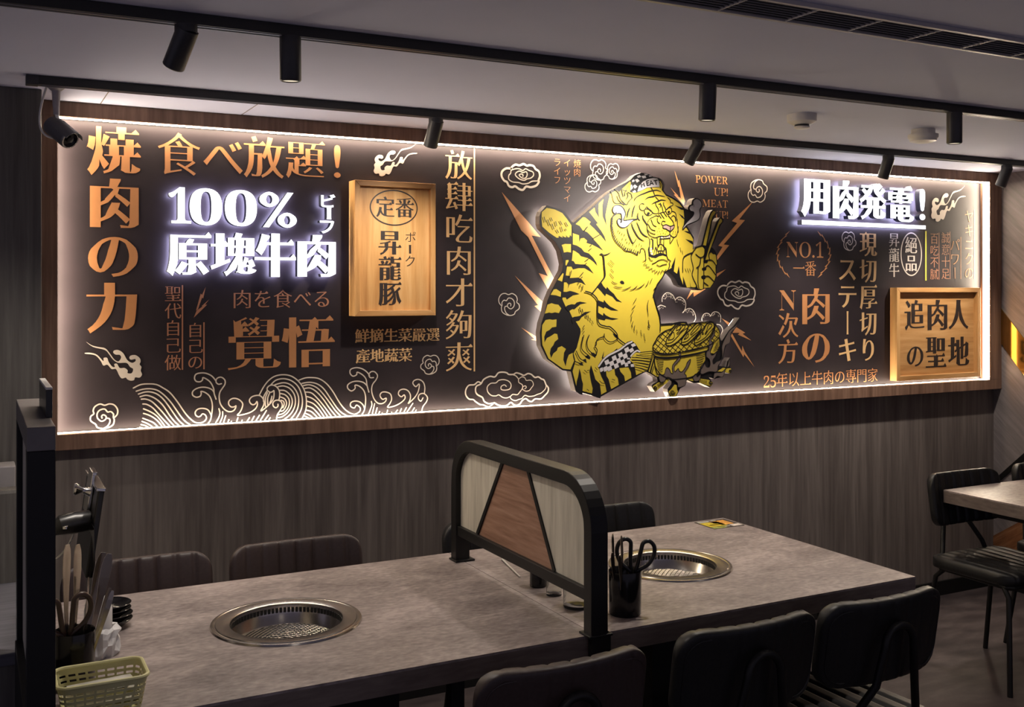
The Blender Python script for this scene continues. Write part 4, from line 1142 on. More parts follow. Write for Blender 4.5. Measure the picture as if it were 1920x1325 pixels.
# waves
WA, WB_, WC = (250, 690, 11.04), (400, 690, 10.667), (560, 690, 7.385)
art('wave_print', M['cream'], [(WA, p) for p in (
 [(0, 410), (150, 340), (330, 325), (480, 340), (600, 400), (750, 500), (900, 680), (1050, 900), (1150, 1020), (1260, 1110), (1350, 1135), (1450, 1110), (1510, 1040), (1490, 970), (1430, 945), (1390, 990), (1340, 1005), (1290, 970), (1280, 910), (1330, 850), (1430, 830), (1540, 860), (1600, 950), (1610, 990)],
 [(60, 475), (200, 435), (350, 425), (500, 460), (640, 560), (780, 710), (900, 880), (1000, 1020), (1100, 1120), (1210, 1185)],
 [(105, 535), (230, 495), (350, 490), (480, 530), (600, 620), (720, 770), (830, 930), (940, 1080), (1060, 1190)],
 [(140, 590), (260, 560), (380, 590), (500, 660), (620, 780), (740, 960), (850, 1100), (960, 1200)],
 [(165, 640), (260, 640), (380, 690), (500, 800), (620, 930), (740, 1080), (850, 1200)],
 [(195, 740), (280, 750), (400, 820), (520, 950), (640, 1080), (760, 1205)], [(210, 840), (330, 890), (450, 960), (550, 1060), (660, 1210)],
 [(210, 935), (320, 970), (430, 1030), (520, 1110), (600, 1215)], [(195, 1035), (310, 1080), (420, 1130), (510, 1220)], [(180, 1100), (300, 1150), (410, 1225)],
 [(160, 1165), (250, 1190), (320, 1230)], [(130, 1220), (230, 1240)],
 [(1710, 640), (1670, 520), (1660, 420), (1600, 300), (1520, 230), (1440, 195), (1430, 240), (1380, 280), (1300, 270), (1265, 210), (1290, 130), (1380, 100), (1500, 105), (1620, 160), (1700, 250)],
 [(1670, 500), (1620, 440), (1520, 400), (1400, 395), (1290, 430), (1225, 490), (1230, 560), (1300, 600), (1380, 580), (1405, 520), (1400, 480), (1480, 500), (1570, 570), (1620, 680), (1635, 800), (1620, 950), (1590, 1080), (1510, 1180)])] +
 [(WB_, p) for p in (
 [(160, 310), (100, 320), (55, 280), (60, 220), (110, 185), (170, 185), (230, 240), (230, 320), (180, 400), (130, 480), (115, 580), (135, 700), (190, 790), (260, 850), (330, 870), (400, 850), (440, 800), (450, 750), (420, 770), (360, 775), (310, 730), (310, 660), (370, 610), (450, 605), (530, 640), (585, 710), (570, 800), (530, 880), (480, 940), (600, 925), (740, 880), (840, 810), (880, 730), (870, 665), (840, 710), (790, 730), (740, 700), (720, 640), (760, 580), (830, 550), (920, 545), (980, 590), (1010, 660), (1005, 740), (950, 855), (1080, 760), (1180, 650), (1210, 560), (1210, 450), (1180, 470), (1130, 480), (1080, 440), (1080, 390), (1130, 345), (1200, 340), (1270, 380), (1315, 450), (1325, 540), (1310, 640)],
 [(1290, 720), (1290, 760), (1250, 790), (1200, 760), (1190, 700), (1230, 650), (1300, 640), (1360, 680), (1375, 760), (1330, 850), (1280, 930), (1260, 1045)],
 [(110, 810), (130, 900), (100, 1000), (30, 1115)], [(185, 870), (180, 970), (120, 1112)], [(245, 950), (195, 1108)], [(310, 1030), (280, 1103)], [(360, 1060), (350, 1098)], [(490, 990), (455, 1098)], [(575, 1040), (560, 1088)], [(720, 990), (660, 1083)], [(815, 960), (755, 1074)], [(920, 940), (840, 1069)], [(1060, 845), (925, 1064)], [(1100, 940), (1010, 1059)], [(1135, 990), (1095, 1055)],
 [(920, 530), (1000, 380), (1100, 250), (1230, 160), (1400, 130), (1560, 160), (1700, 260), (1800, 400), (1850, 560), (1860, 720), (1840, 860), (1770, 1010)],
 [(1150, 330), (1250, 240), (1400, 210), (1560, 250), (1690, 360), (1760, 520), (1780, 680), (1750, 840), (1650, 1018)],
 [(1230, 330), (1400, 290), (1540, 330), (1640, 430), (1700, 570), (1700, 730), (1650, 880), (1540, 1028)],
 [(1290, 370), (1400, 355), (1520, 400), (1610, 510), (1640, 640), (1620, 780), (1540, 920), (1400, 1033)],
 [(1330, 440), (1430, 450), (1530, 530), (1575, 640), (1560, 760), (1480, 890), (1370, 970), (1280, 985)],
 [(1340, 505), (1430, 530), (1500, 600), (1520, 690), (1490, 800), (1400, 900), (1300, 930)], [(1340, 575), (1420, 610), (1460, 680), (1450, 760), (1400, 840), (1350, 860)], [(1350, 640), (1400, 660), (1415, 720), (1390, 790)],
 [(1080, 440), (1010, 560), (1000, 660)], [(1080, 490), (1040, 600), (1040, 760)], [(1130, 480), (1085, 600), (1090, 740)], [(1170, 560), (1150, 640), (1130, 690)])] +
 [(WC, p) for p in (
 [(5, 165), (90, 135), (180, 130), (280, 145), (380, 210), (470, 320), (560, 470), (640, 570), (720, 625), (780, 635), (840, 600), (850, 550), (800, 510), (770, 550), (720, 530), (720, 480), (770, 455), (840, 465), (890, 510), (910, 560)],
 [(45, 210), (150, 195), (260, 220), (350, 290), (440, 420), (530, 550), (600, 620), (680, 663)], [(65, 240), (150, 230), (250, 270), (340, 360), (430, 480), (510, 590), (590, 670)],
 [(85, 280), (160, 275), (250, 330), (340, 430), (430, 560), (525, 675)], [(100, 330), (180, 345), (270, 430), (360, 540), (460, 678)], [(105, 390), (190, 420), (280, 500), (410, 683)], [(110, 455), (200, 490), (280, 570), (360, 686)],
 [(110, 520), (190, 550), (260, 620), (315, 688)], [(105, 580), (180, 605), (265, 690)], [(90, 625), (150, 650), (205, 693)], [(80, 660), (155, 696)],
 [(970, 330), (945, 240), (930, 150), (880, 90), (810, 55), (800, 90), (750, 110), (710, 70), (720, 15), (800, -8), (880, 10), (940, 50), (980, 100)],
 [(950, 250), (900, 200), (820, 180), (740, 190), (680, 230), (680, 280), (730, 315), (780, 280), (780, 235), (840, 250), (900, 310), (925, 400), (920, 520), (900, 600), (860, 655)],
 [(1035, 130), (990, 130), (970, 90), (1000, 50), (1050, 50), (1090, 100), (1070, 160), (1020, 230), (1010, 320), (1040, 420), (1090, 480), (1150, 490), (1200, 460), (1210, 415), (1160, 430), (1125, 380), (1150, 335), (1210, 330), (1270, 360), (1285, 430), (1260, 490), (1230, 540), (1320, 525), (1410, 480), (1470, 420), (1460, 370), (1420, 395), (1380, 360), (1395, 310), (1450, 290), (1510, 310), (1545, 370), (1540, 440), (1515, 490), (1600, 410), (1650, 330), (1670, 240), (1660, 220), (1620, 255), (1580, 210), (1600, 170), (1660, 155), (1720, 190), (1745, 260), (1740, 345)],
 [(1720, 410), (1690, 455), (1655, 420), (1670, 365), (1730, 350), (1780, 400), (1770, 460), (1720, 530), (1700, 603)],
 [(1005, 460), (1010, 520), (960, 648)], [(1050, 490), (1015, 643)], [(1085, 550), (1060, 638)], [(1120, 600), (1105, 633)], [(1155, 620), (1150, 636)], [(1230, 580), (1215, 633)], [(1285, 610), (1280, 628)], [(1365, 580), (1330, 628)], [(1420, 560), (1395, 623)], [(1490, 545), (1450, 618)], [(1580, 485), (1490, 618)], [(1600, 550), (1560, 613)], [(1625, 580), (1605, 610)])], wpx=2.1)
# lightning bolts
LB, LR, LA, LC = (930, 360, 4.733), (1180, 340, 6.02), (1130, 315, 10.667), (1230, 540, 9.465)
LS = (290, 530, 7.79)
art('lightning_print', M['orange'], fills=[
 (LB, [(50, 0), (130, 90), (285, 265), (395, 398), (315, 385), (512, 765), (485, 830), (465, 870), (378, 718), (458, 745), (285, 400), (222, 340), (290, 345), (200, 215)][:12]),
 (LB, [(165, 740), (410, 970), (395, 1060), (340, 1010), (372, 1003)]), (LB, [(222, 1200), (365, 1287), (362, 1320), (310, 1308), (340, 1302)]),
 (LR, [(1400, 220), (1238, 430), (1303, 437), (1062, 712), (1125, 720), (985, 895), (988, 840), (1050, 738), (1003, 725), (1215, 470), (1155, 447)]), (LR, [(1090, 990), (985, 1080), (985, 1040)]),
 (LA, [(1435, 50), (1512, 265), (1525, 232), (1645, 670), (1560, 600), (1525, 370), (1510, 380)]), (LA, [(1350, 385), (1515, 560), (1490, 555), (1640, 665), (1620, 740), (1420, 530), (1450, 530)]),
 (LC, [(540, 205), (640, -20), (900, 0), (668, 152), (660, 65)]), (LC, [(1155, 530), (1355, 645), (1315, 692)]), (LC, [(1420, 690), (1580, 790), (1535, 810), (1690, 930), (1450, 825), (1480, 795), (1355, 792)]),
 (LC, [(1345, 800), (1522, 1120), (1530, 1020), (1575, 1130), (1745, 1400), (1560, 1170), (1550, 1225), (1325, 850)])], each=True)
art('lightning_print', M['rust'], fills=[(LS, [(745, 60), (708, 228), (692, 215), (632, 385), (603, 405), (672, 158), (690, 178)]), (LS, [(800, 238), (735, 318), (765, 320), (672, 410), (570, 510), (612, 405), (700, 345), (685, 340)])], each=True)
rs = random.Random(5)
sm = [(LC, [(105, 240), (110, 160), (160, 95), (220, 82), (290, 120), (325, 180), (338, 215)]), (LC, [(338, 215), (370, 172), (430, 160), (500, 210), (525, 290), (510, 380), (480, 430)]),
 (LC, [(470, 435), (520, 385), (590, 360), (650, 390), (690, 460), (700, 540), (670, 600)]), (LC, [(25, 335), (80, 302), (165, 330)]), (LC, [(820, 600), (810, 540), (840, 470), (890, 445), (940, 460), (962, 500)]),
 (LC, [(962, 500), (1000, 440), (1050, 418), (1110, 440), (1145, 500), (1140, 600)]), (LC, [(1075, 640), (1140, 660), (1180, 740), (1150, 820)])]
sp = []
for cx, cy_, r0, r1, a0, a1, nn in ((215, 190, 40, 100, 180, 360, 46), (425, 270, 50, 100, 200, 380, 34), (590, 480, 60, 108, 220, 380, 30), (80, 400, 30, 80, 190, 330, 16), (1050, 520, 55, 92, 200, 360, 14), (890, 540, 45, 80, 190, 340, 10)):
    for _ in range(nn):
        a = math.radians(rs.uniform(a0, a1)); r_ = rs.uniform(r0, r1)
        x, y = cx + r_ * math.cos(a), cy_ + r_ * math.sin(a)
        sp.append((LC, [(x, y), (x + rs.uniform(-12, 12), y + rs.uniform(-14, 14))], .6, False))
art('smoke_print', M['cream'], [(f, p, 1.5) for f, p in sm] + sp)
# laurel of small bolts round NO.1
lw = MB(); NF = (1390, 420, 4.274)
for s in (-1, 1):
    pr = None; n = 7
    pts = []
    for i in range(n + 1):
        q = -1 + 2 * i / n
        pts.append((498 + s * (212 - 94 * q * q), 243 + 180 * q))
    for i in range(n):
        (x0, y0), (x1, y1) = pts[i], pts[i + 1]
        dx, dy = x1 - x0, y1 - y0; l = math.hypot(dx, dy); nx, ny = -dy / l, dx / l
        wv = 9 + 5 * math.sin(PI * (i + .5) / n)
        q = [(x0 - dx * .18, y0 - dy * .18), (x0 + dx * .55 + nx * wv, y0 + dy * .55 + ny * wv), (x0 + dx * .45 + nx * 2, y0 + dy * .45 + ny * 2), (x1 + dx * .2, y1 + dy * .2), (x0 + dx * .45 - nx * wv, y0 + dy * .45 - ny * wv), (x0 + dx * .55 - nx * 2, y0 + dy * .55 - ny * 2)]
        flat(lw, [P(q, NF, YP)], YT)
inv(lw.build('laurel_print', M['orange'], mur), mur)

# ------------------------------------------------------------------ raised lit letters
YL0, YL1 = YP - .050, YP - .018       # front and back of the letter boxes
def make_lit_sign(name, label, letters, bars=()):
    xs = [l[1] for l in letters]
    cx = U(min(xs), 400, YL0)[0]
    t = thing(name, label, 'sign', (cx, YP, 1.5), group=None)
    for ch, xl, xr, yt, yb, a, b, mode in letters:
        r = boxpx(xl, xr, yt, yb, YL0)
        cs = mincho(BOLD.get(ch, ch) if ch not in '%!' else ch, a, b, ch not in BOLD and ch not in '%!')
        if mode == 'v': cs = rot90(cs)
        cs = fit(cs, *r)
        body(t, cs)
    for pts in bars:
        cs = [[U(x, y, YL0) for x, y in pts]]
        body(t, cs)
    return t
def body(t, cs):
    if area(max(cs, key=lambda c: abs(area(c)))) < 0: cs = [c[::-1] for c in cs]
    mb = MB(); slab(mb, cs, lambda u, v, d: (u, d, v), YL0 + .002, YL1, back=False)
    o = inv(mb.build('letter', M['letter_side'], t), t)
    flat(MB(), cs, YL0 + .0012).build('face', M['letter'], o)
    flat(MB(), cs, YL1).build('back_light', M['halo'], o)
make_lit_sign('letter_sign', 'glowing white raised sign reading 100% and 原塊牛肉 with ビーフ, at left', [
 ('1', 316.5, 358.5, 350.8, 418.5, .0, 0, 'h'), ('0', 355.8, 416.8, 352.8, 422.3, .006, 0, 'h'), ('0', 421.7, 482, 356, 424, .006, 0, 'h'), ('%', 486.7, 556.6, 360.2, 426.5, .022, .006, 'h'),
 ('原', 313, 396.3, 434.3, 517, .07, .008, 'h'), ('塊', 395, 480.6, 436, 517.5, .07, .008, 'h'), ('牛', 477.5, 555, 437.8, 519, .075, .008, 'h'), ('肉', 558, 630, 440.5, 519, .08, .008, 'h'),
 ('ビ', 602, 629, 364, 388.5, .03, -.02, 'h'), ('ー', 612.8, 621.5, 388.5, 411, .03, -.02, 'v'), ('フ', 600, 626.7, 413.5, 437.5, .03, -.02, 'h')])
make_lit_sign('letter_sign', 'glowing white raised sign reading 用肉発電! with a bar under it, at upper right', [
 ('用', 1502.5, 1557, 336, 407, .08, .002, 'h'), ('肉', 1562, 1610, 338.5, 410, .085, .002, 'h'), ('発', 1612, 1662, 343, 412, .07, .0, 'h'), ('電', 1666, 1714, 347.5, 415.6, .07, .0, 'h'), ('!', 1724.5, 1735.3, 354, 412.5, .035, -.01, 'h')],
 [[(1504, 420.5), (1736, 429.5), (1736, 422.8), (1504, 412)]])

# ------------------------------------------------------------------ framed cedar signs
def make_plaque(label, xl, xr, yt, yb, xref, depth, fw, rec, grain, texts, ring=None):
    yf = YP - depth
    x0, x1 = U(xl, 500, yf)[0], U(xr, 500, yf)[0]
    z0, z1 = U(xref, yb, yf)[1], U(xref, yt, yf)[1]
    t = thing('wooden_sign', label, 'sign', ((x0 + x1) / 2, YP, z0), group=None)
    cx, w_, h_ = 0, (x1 - x0) / 2, z1 - z0
    d = -depth
    for nm, poly in (('frame_bar', [(-w_, 0), (w_, 0), (w_ - fw, fw), (-w_ + fw, fw)]), ('frame_bar', [(-w_ + fw, h_ - fw), (w_ - fw, h_ - fw), (w_, h_), (-w_, h_)])):
        MB().prism(poly, lambda u, v, q: (u, q, v), d, -.003).build(nm, M['pine_h'], t, bevel=.0012)
    for nm, poly in (('frame_bar', [(-w_, 0), (-w_ + fw, fw), (-w_ + fw, h_ - fw), (-w_, h_)]), ('frame_bar', [(w_ - fw, fw), (w_, 0), (w_, h_), (w_ - fw, h_ - fw)])):
        MB().prism(poly, lambda u, v, q: (u, q, v), d, -.003).build(nm, M['pine'], t, bevel=.0012)
    yb_ = d + rec
    MB().box(-w_ + fw, w_ - fw, yb_, -.003, fw, h_ - fw).build('board', M[grain], t)
    ox, oz = (x0 + x1) / 2, z0
    mb = MB(); yy = YP + yb_
    for text, mode, a_, b_, c_, e_, s1, s2 in texts:
        r = boxpx(a_, b_, c_, e_, yy, (a_ + b_) / 2)
        flat(mb, [[(p[0] - ox, p[1] - oz) for p in c] for c in fit(lay(text, mode, s1, s2), *r)], yb_ - .0012)
    mb.build('lettering', M['ink'], t)
    if ring:
        rcx, rcy, rrx, rry, wd = ring
        c = U(rcx, rcy, yy); rx_ = (U(rcx + rrx, rcy, yy)[0] - U(rcx - rrx, rcy, yy)[0]) / 2; rz2 = (U(rcx, rcy - rry, yy)[1] - U(rcx, rcy + rry, yy)[1]) / 2
        mb = MB(); stroke(mb, [(c[0] - ox + rx_ * math.cos(2 * PI * i / 72), c[1] - oz + rz2 * math.sin(2 * PI * i / 72)) for i in range(72)], wd, yb_ - .0012, True)
        mb.build('oval_ring', M['ink'], t)
    return t
PF = (650, 330, 4.567)
make_plaque('framed cedar sign reading 定番 昇龍豚 hanging left of the middle of the mural', 665.3, 817, 336.8, 592.8, 665.5, .072, .021, .020, 'pine',
 [('定番', 'h', 705, 776, 369, 408, .03, .014), ('昇', 'v', 709.5, 752.3, 433.2, 478, .055, .014), ('龍', 'v', 709.5, 752.5, 480, 525, .045, .014), ('豚', 'v', 709.5, 752.5, 528, 573.3, .045, .014), ('ポ', 'v', 760, 779, 434.5, 453, -.004, .012), ('ー', 'v', 766.5, 771, 459, 475, -.006, .012), ('ク', 'v', 760, 777.5, 479, 499, -.004, .012)], (738.6, 389.3, 43.8, 32.5, .0048))
make_plaque('framed cedar sign reading 追肉人の聖地 at the lower right end of the mural', 1681.7, 1839, 539, 714.5, 1682, .048, .024, .026, 'pine_h',
 [('追', 'h', 1695.5, 1733, 562, 619, .055, .014), ('肉', 'h', 1739, 1776, 562, 618.5, .055, .014), ('人', 'h', 1778.5, 1815.5, 562, 617, .055, .014), ('の', 'h', 1700.5, 1731, 649.5, 686.5, .03, .014), ('聖', 'h', 1735.5, 1774, 632, 688, .055, .014), ('地', 'h', 1777.5, 1817, 631, 685, .055, .014)])
# ------------------------------------------------------------------ the cut-out tiger board
YG0, YG1 = YP - .072, YP - .034      # front and back of the board
TA, TB, TC, TD = (1130, 315, 10.667), (1130, 425, 10.667), (1260, 380, 7.358), (990, 370, 12.0)
TE, TG, TH_, TI, TJ = (990, 470, 10.19), (1000, 590, 8.28), (1120, 620, 10.19), (1130, 520, 11.04), (1210, 590, 8.282)
TK, TP = (980, 540, 6.023), (0, 0, 1.0)
SIL = [(1025, 385), (1055.8, 393.3), (1073, 417), (1076, 417.5), (1119, 381), (1130, 370), (1144, 359), (1182.5, 337), (1190, 329), (1202, 323.5), (1214, 325), (1224.7, 331.5), (1232, 332.5), (1238.5, 335.3), (1244, 347), (1242.8, 356), (1250, 364.5), (1261, 369.5), (1275.3, 378.5), (1284.5, 391), (1292, 394), (1295.5, 396),
 (1300, 399), (1300.5, 403), (1298, 407), (1291, 415), (1286, 421), (1288.5, 424), (1301, 445), (1299.4, 467), (1304.8, 462.5), (1315.2, 459.5), (1328, 408.5), (1333.4, 396.3), (1337.5, 393), (1341.5, 396.5), (1339.5, 402.5), (1334.5, 414), (1324.5, 459), (1328.5, 455), (1344, 415), (1349.7, 407.7), (1355, 412.4), (1353.8, 418), (1347.5, 426), (1333.5, 463.5), (1339, 466), (1343.8, 476), (1346, 494), (1343.2, 501.5), (1343.3, 517.5), (1340, 530), (1332.3, 540.6), (1319.8, 541.2), (1315.7, 544), (1306, 543.8), (1302, 540), (1280.4, 538.2), (1272, 533.8), (1266.5, 522), (1259.5, 514), (1252, 508.5), (1246.5, 514), (1242.5, 522),
 (1233, 534), (1226.5, 553), (1231.5, 573), (1238, 595), (1239.5, 607), (1262, 605.5), (1274, 602.8), (1287, 602.8), (1290, 607.5), (1302, 604.2), (1312.6, 604.3), (1316, 607), (1322, 602.8), (1330.7, 601.3), (1338, 602.8), (1341.5, 611), (1347, 617.8), (1349.6, 631), (1351, 637.5), (1354, 638.5), (1358.5, 632), (1367, 619), (1376, 610.5), (1387, 595.3), (1375.3, 617), (1369.5, 628), (1368.6, 641), (1361.5, 647.5), (1359.6, 654), (1355.5, 672), (1350, 679), (1348.5, 686), (1361.5, 687.6), (1364.4, 676.5), (1369, 670.5), (1367.5, 684), (1371.9, 692.8), (1369.6, 700.6), (1357, 697.8), (1352.2, 706.6), (1340.2, 710.3), (1328.7, 706.6), (1337.2, 718.5), (1331.2, 726.2), (1312.6, 717.4), (1300.8, 718), (1288, 712), (1284.2, 723.4), (1275.3, 728), (1268.2, 742.8), (1257, 744.3), (1252.7, 735), (1252, 729), (1259, 719.5), (1259.7, 714.5), (1254, 711.3), (1243.6, 722.2), (1228.3, 734.6), (1221.7, 723.8), (1224.6, 719.5), (1233.5, 714.5), (1232.3, 707.5), (1213, 697), (1210.5, 696.6), (1193.8, 705.8), (1124, 745), (1122.5, 744.6), (1079.5, 732.8), (1070.6, 696.2), (1055.4, 694.2), (1026.3, 673.2), (1014.2, 648), (1012.6, 624), (1015.4, 605.5), (1022, 585.6), (1026.6, 564), (1033.6, 546.3), (1044.6, 525), (1054.4, 507), (1056.4, 494.5), (1051, 470), (1041.5, 453.5), (1015, 428.2), (1012.2, 420), (1012.2, 405), (1015, 396.5)]
SMOKE_R = [(1297.5, 384.5), (1299.6, 375.3), (1306.5, 372.6), (1313.4, 378), (1314.6, 386.5), (1310.8, 393.5), (1312.2, 403.5), (1308.5, 412), (1298, 417.2), (1286.8, 422), (1279.2, 430.5), (1280.4, 424), (1288, 414.7), (1297.6, 405), (1299.8, 398), (1293.4, 395.3), (1291.2, 390), (1294, 385.2)]
tg = thing('tiger_board', 'yellow cut-out board of a roaring tiger in a checked cap grilling meat', 'sign', (U(1180, 550, YG0)[0], YP, U(1180, 744, YG0)[1]))
pin = Matrix.Translation(-tg.location)
def tpart(mb, name, mat, parent=None):
    o = mb.build(name, M[mat], parent or tg)
    if parent is None: o.matrix_parent_inverse = pin
    return o
sil = P(SIL, TP, YG0)
def grow(poly, d):
    sg = 1 if area(poly) > 0 else -1; out = []; n = len(poly)
    for i in range(n):
        a, b, c = poly[i - 1], poly[i], poly[(i + 1) % n]
        t0 = Vector((b[0] - a[0], b[1] - a[1])).normalized(); t1 = Vector((c[0] - b[0], c[1] - b[1])).normalized()
        nn = Vector((t0.y + t1.y, -t0.x - t1.x)) * sg
        nn = nn.normalized() if nn.length > 1e-6 else Vector((t0.y, -t0.x)) * sg
        out.append((b[0] + nn.x * d, b[1] + nn.y * d))
    return out
smk = P(SMOKE_R, TP, YG0)
cut = [c if area(c) > 0 else c[::-1] for c in (sil, grow(smooth(smk, 3, True), .0035))]
mb = MB(); slab(mb, cut, lambda u, v, d: (u, d, v), YG0 + .002, YG1)
tpart(mb, 'backing', 'grey_side')
tpart(flat(MB(), cut, YG0), 'face', 'tblack')
mb = MB()
flat(mb, [c if area(c) > 0 else c[::-1] for c in (grow(sil, -.009),)], YG1 + .0015)
flat(mb, [c if area(c) > 0 else c[::-1] for c in (smk,)], YG1 + .0015)
tpart(mb, 'back_light', 'tiger_led')
MB_ = MB(); cx_, cz_ = U(1170, 500, YG0)
for px, py in ((1110, 450), (1220, 400), (1150, 640), (1290, 660), (1090, 690), (1320, 510)):
    x, z = U(px, py, YG0); MB_.tube([(x, YG1 + .001, z), (x, YP, z)], .006, 10)
tpart(MB_, 'standoffs', 'grey_side')

DY = .0006
def layer(name, mat, k, fills=(), strokes=(), wpx=1.6):
    y = YG0 - DY * k; mb = MB(); con = []
    for s in fills:
        q = P(s[1], s[0], YG0)
        if len(s) > 2 and s[2]: q = smooth(q, 4, True)
        con.append(q if area(q) > 0 else q[::-1])
    if con: flat(mb, con, y)
    for s in strokes:
        q = P(s[1], s[0], YG0)
        if not (len(s) > 3 and s[3] == 'l'): q = smooth(q, 4)
        stroke(mb, q, mm(s[2] if len(s) > 2 else wpx), y, taper=(len(s) > 3 and s[3] == 't'))
    return tpart(mb, name, mat)
Pf = TP
BODY = [(1077.5, 421.5), (1091, 408.5), (1105, 397), (1119, 385), (1131, 373.5), (1146, 362), (1183, 341), (1192, 334), (1202, 327.5), (1214, 328.5), (1224, 335), (1232, 336), (1238, 339.5), (1241.5, 347), (1240.3, 356), (1248.6, 366.8), (1260.5, 372.6), (1273.5, 381.3), (1281.5, 391.5), (1283, 412), (1281, 427), (1287, 427), (1298.3, 446), (1296.8, 466), (1290, 474), (1279, 487), (1262, 500), (1254, 505), (1246, 510), (1241, 519.5), (1231, 533), (1223.5, 554), (1228.8, 574), (1235, 595), (1237, 610), (1262, 609), (1276, 607), (1280, 640), (1290, 700), (1232, 706), (1213, 693.8), (1193.5, 702.5), (1124, 741.2), (1082, 730), (1073.5, 696), (1078.8, 677), (1075.3, 662), (1081.3, 652), (1088.8, 622.5), (1088, 616), (1080.5, 604), (1073, 595), (1067.5, 583), (1060.7, 575), (1054.3, 561), (1056.5, 546), (1057.3, 530), (1060.8, 515), (1063, 500), (1072.3, 487), (1074, 470), (1074, 437)]
HAND = (TC, [(330, 617), (415, 600), (447, 640), (443, 780), (495, 785), (508, 700), (545, 682), (603, 722), (618, 840), (598, 888), (603, 1010), (578, 1090), (524, 1168), (440, 1173), (410, 1193), (362, 1188), (338, 1142), (320, 1165), (285, 1165), (258, 1160), (243, 1060), (252, 1165), (205, 1168), (150, 1012), (152, 1130), (112, 1025), (92, 875), (68, 978), (22, 945), (48, 745), (0, 860), (0, 480), (180, 330), (290, 500), (285, 650)])
layer('tiger_body', 'yellow', 1, [(Pf, BODY), HAND,
 (TC, [(415, 585), (510, 215), (550, 132), (577, 112), (598, 130), (585, 158), (558, 192), (533, 270), (468, 590)]),
 (TC, [(455, 790), (520, 560), (640, 262), (665, 217), (690, 235), (688, 266), (652, 302), (540, 600), (502, 700), (497, 790)]),
 (TD, [(310, 330), (420, 235), (600, 270), (770, 350), (880, 490), (978, 630), (975, 880), (940, 840), (935, 890), (900, 900), (850, 850), (860, 900), (810, 890), (770, 860), (780, 905), (720, 880), (690, 860), (685, 905), (640, 905), (470, 790), (320, 655), (303, 480)]),
 (TD, [(755, 1070), (830, 1045), (965, 1050), (965, 1240), (880, 1225), (805, 1240), (780, 1130)]),
 (TE, [(720, 180), (775, 175), (770, 210), (730, 285), (715, 270)]), (TE, [(565, 555), (665, 425), (680, 440), (650, 590)]),
 (TE, [(430, 840), (490, 740), (540, 730), (630, 790), (625, 880), (530, 850)]),
 (TE, [(320, 1200), (370, 1030), (450, 1000), (510, 1020), (580, 1030), (635, 1100), (590, 1190), (520, 1175), (450, 1190), (400, 1180)]),
 (TG, [(137, 160), (190, 80), (250, 70), (300, 78), (360, 70), (355, 185), (290, 195), (250, 235), (200, 260), (168, 340), (172, 430), (210, 360), (270, 330), (330, 290), (370, 300), (385, 375), (330, 420), (310, 470), (270, 520), (255, 600), (275, 670), (310, 600), (365, 555), (380, 510), (440, 485), (505, 530), (475, 590), (465, 700), (500, 800), (520, 700), (550, 620), (610, 590), (615, 650), (632, 715), (575, 848), (460, 838), (235, 678), (140, 468), (130, 300)])])
# brazier pieces, logs (own yellow layer over the body)
RIM = [(115, 580), (250, 612), (400, 608), (600, 568), (800, 520), (962, 490), (972, 520), (950, 555), (700, 612), (400, 655), (200, 652), (122, 622)]
BOWL = [(132, 655), (300, 678), (420, 668), (600, 645), (800, 605), (920, 572), (925, 700), (855, 840), (780, 920), (700, 965), (560, 990), (400, 1000), (290, 960), (200, 895), (145, 790)]
NET = [(108, 480), (150, 400), (200, 320), (300, 250), (400, 212), (470, 152), (650, 150), (760, 130), (1000, 110), (1080, 160), (1135, 240), (1135, 345), (1000, 462), (800, 530), (550, 582), (400, 600), (250, 598), (130, 560)]
layer('brazier', 'yellow', 3, [(TJ, RIM), (TJ, BOWL), (TJ, NET, True), (TJ, [(1075, 400), (1140, 370), (1145, 480), (1110, 560), (1060, 600), (1000, 590), (1040, 500)]),
 (TJ, [(105, 650), (125, 662), (62, 890), (36, 872)]), (TJ, [(110, 1110), (180, 1060), (300, 1005), (375, 1000), (330, 1060), (230, 1130), (152, 1192), (130, 1150)]),
 (TJ, [(358, 1190), (400, 1150), (450, 1082), (482, 1090), (490, 1160), (502, 1195), (470, 1258), (392, 1268)]), (TJ, [(820, 985), (980, 1010), (1048, 1050), (1030, 1088), (1000, 1108), (900, 1070), (840, 1048)]),
 (TJ, [(1112, 878), (1200, 822), (1325, 832), (1333, 880), (1308, 908), (1210, 882)]), (TJ, [(640, 1000), (730, 985), (800, 1020), (730, 1030)])])
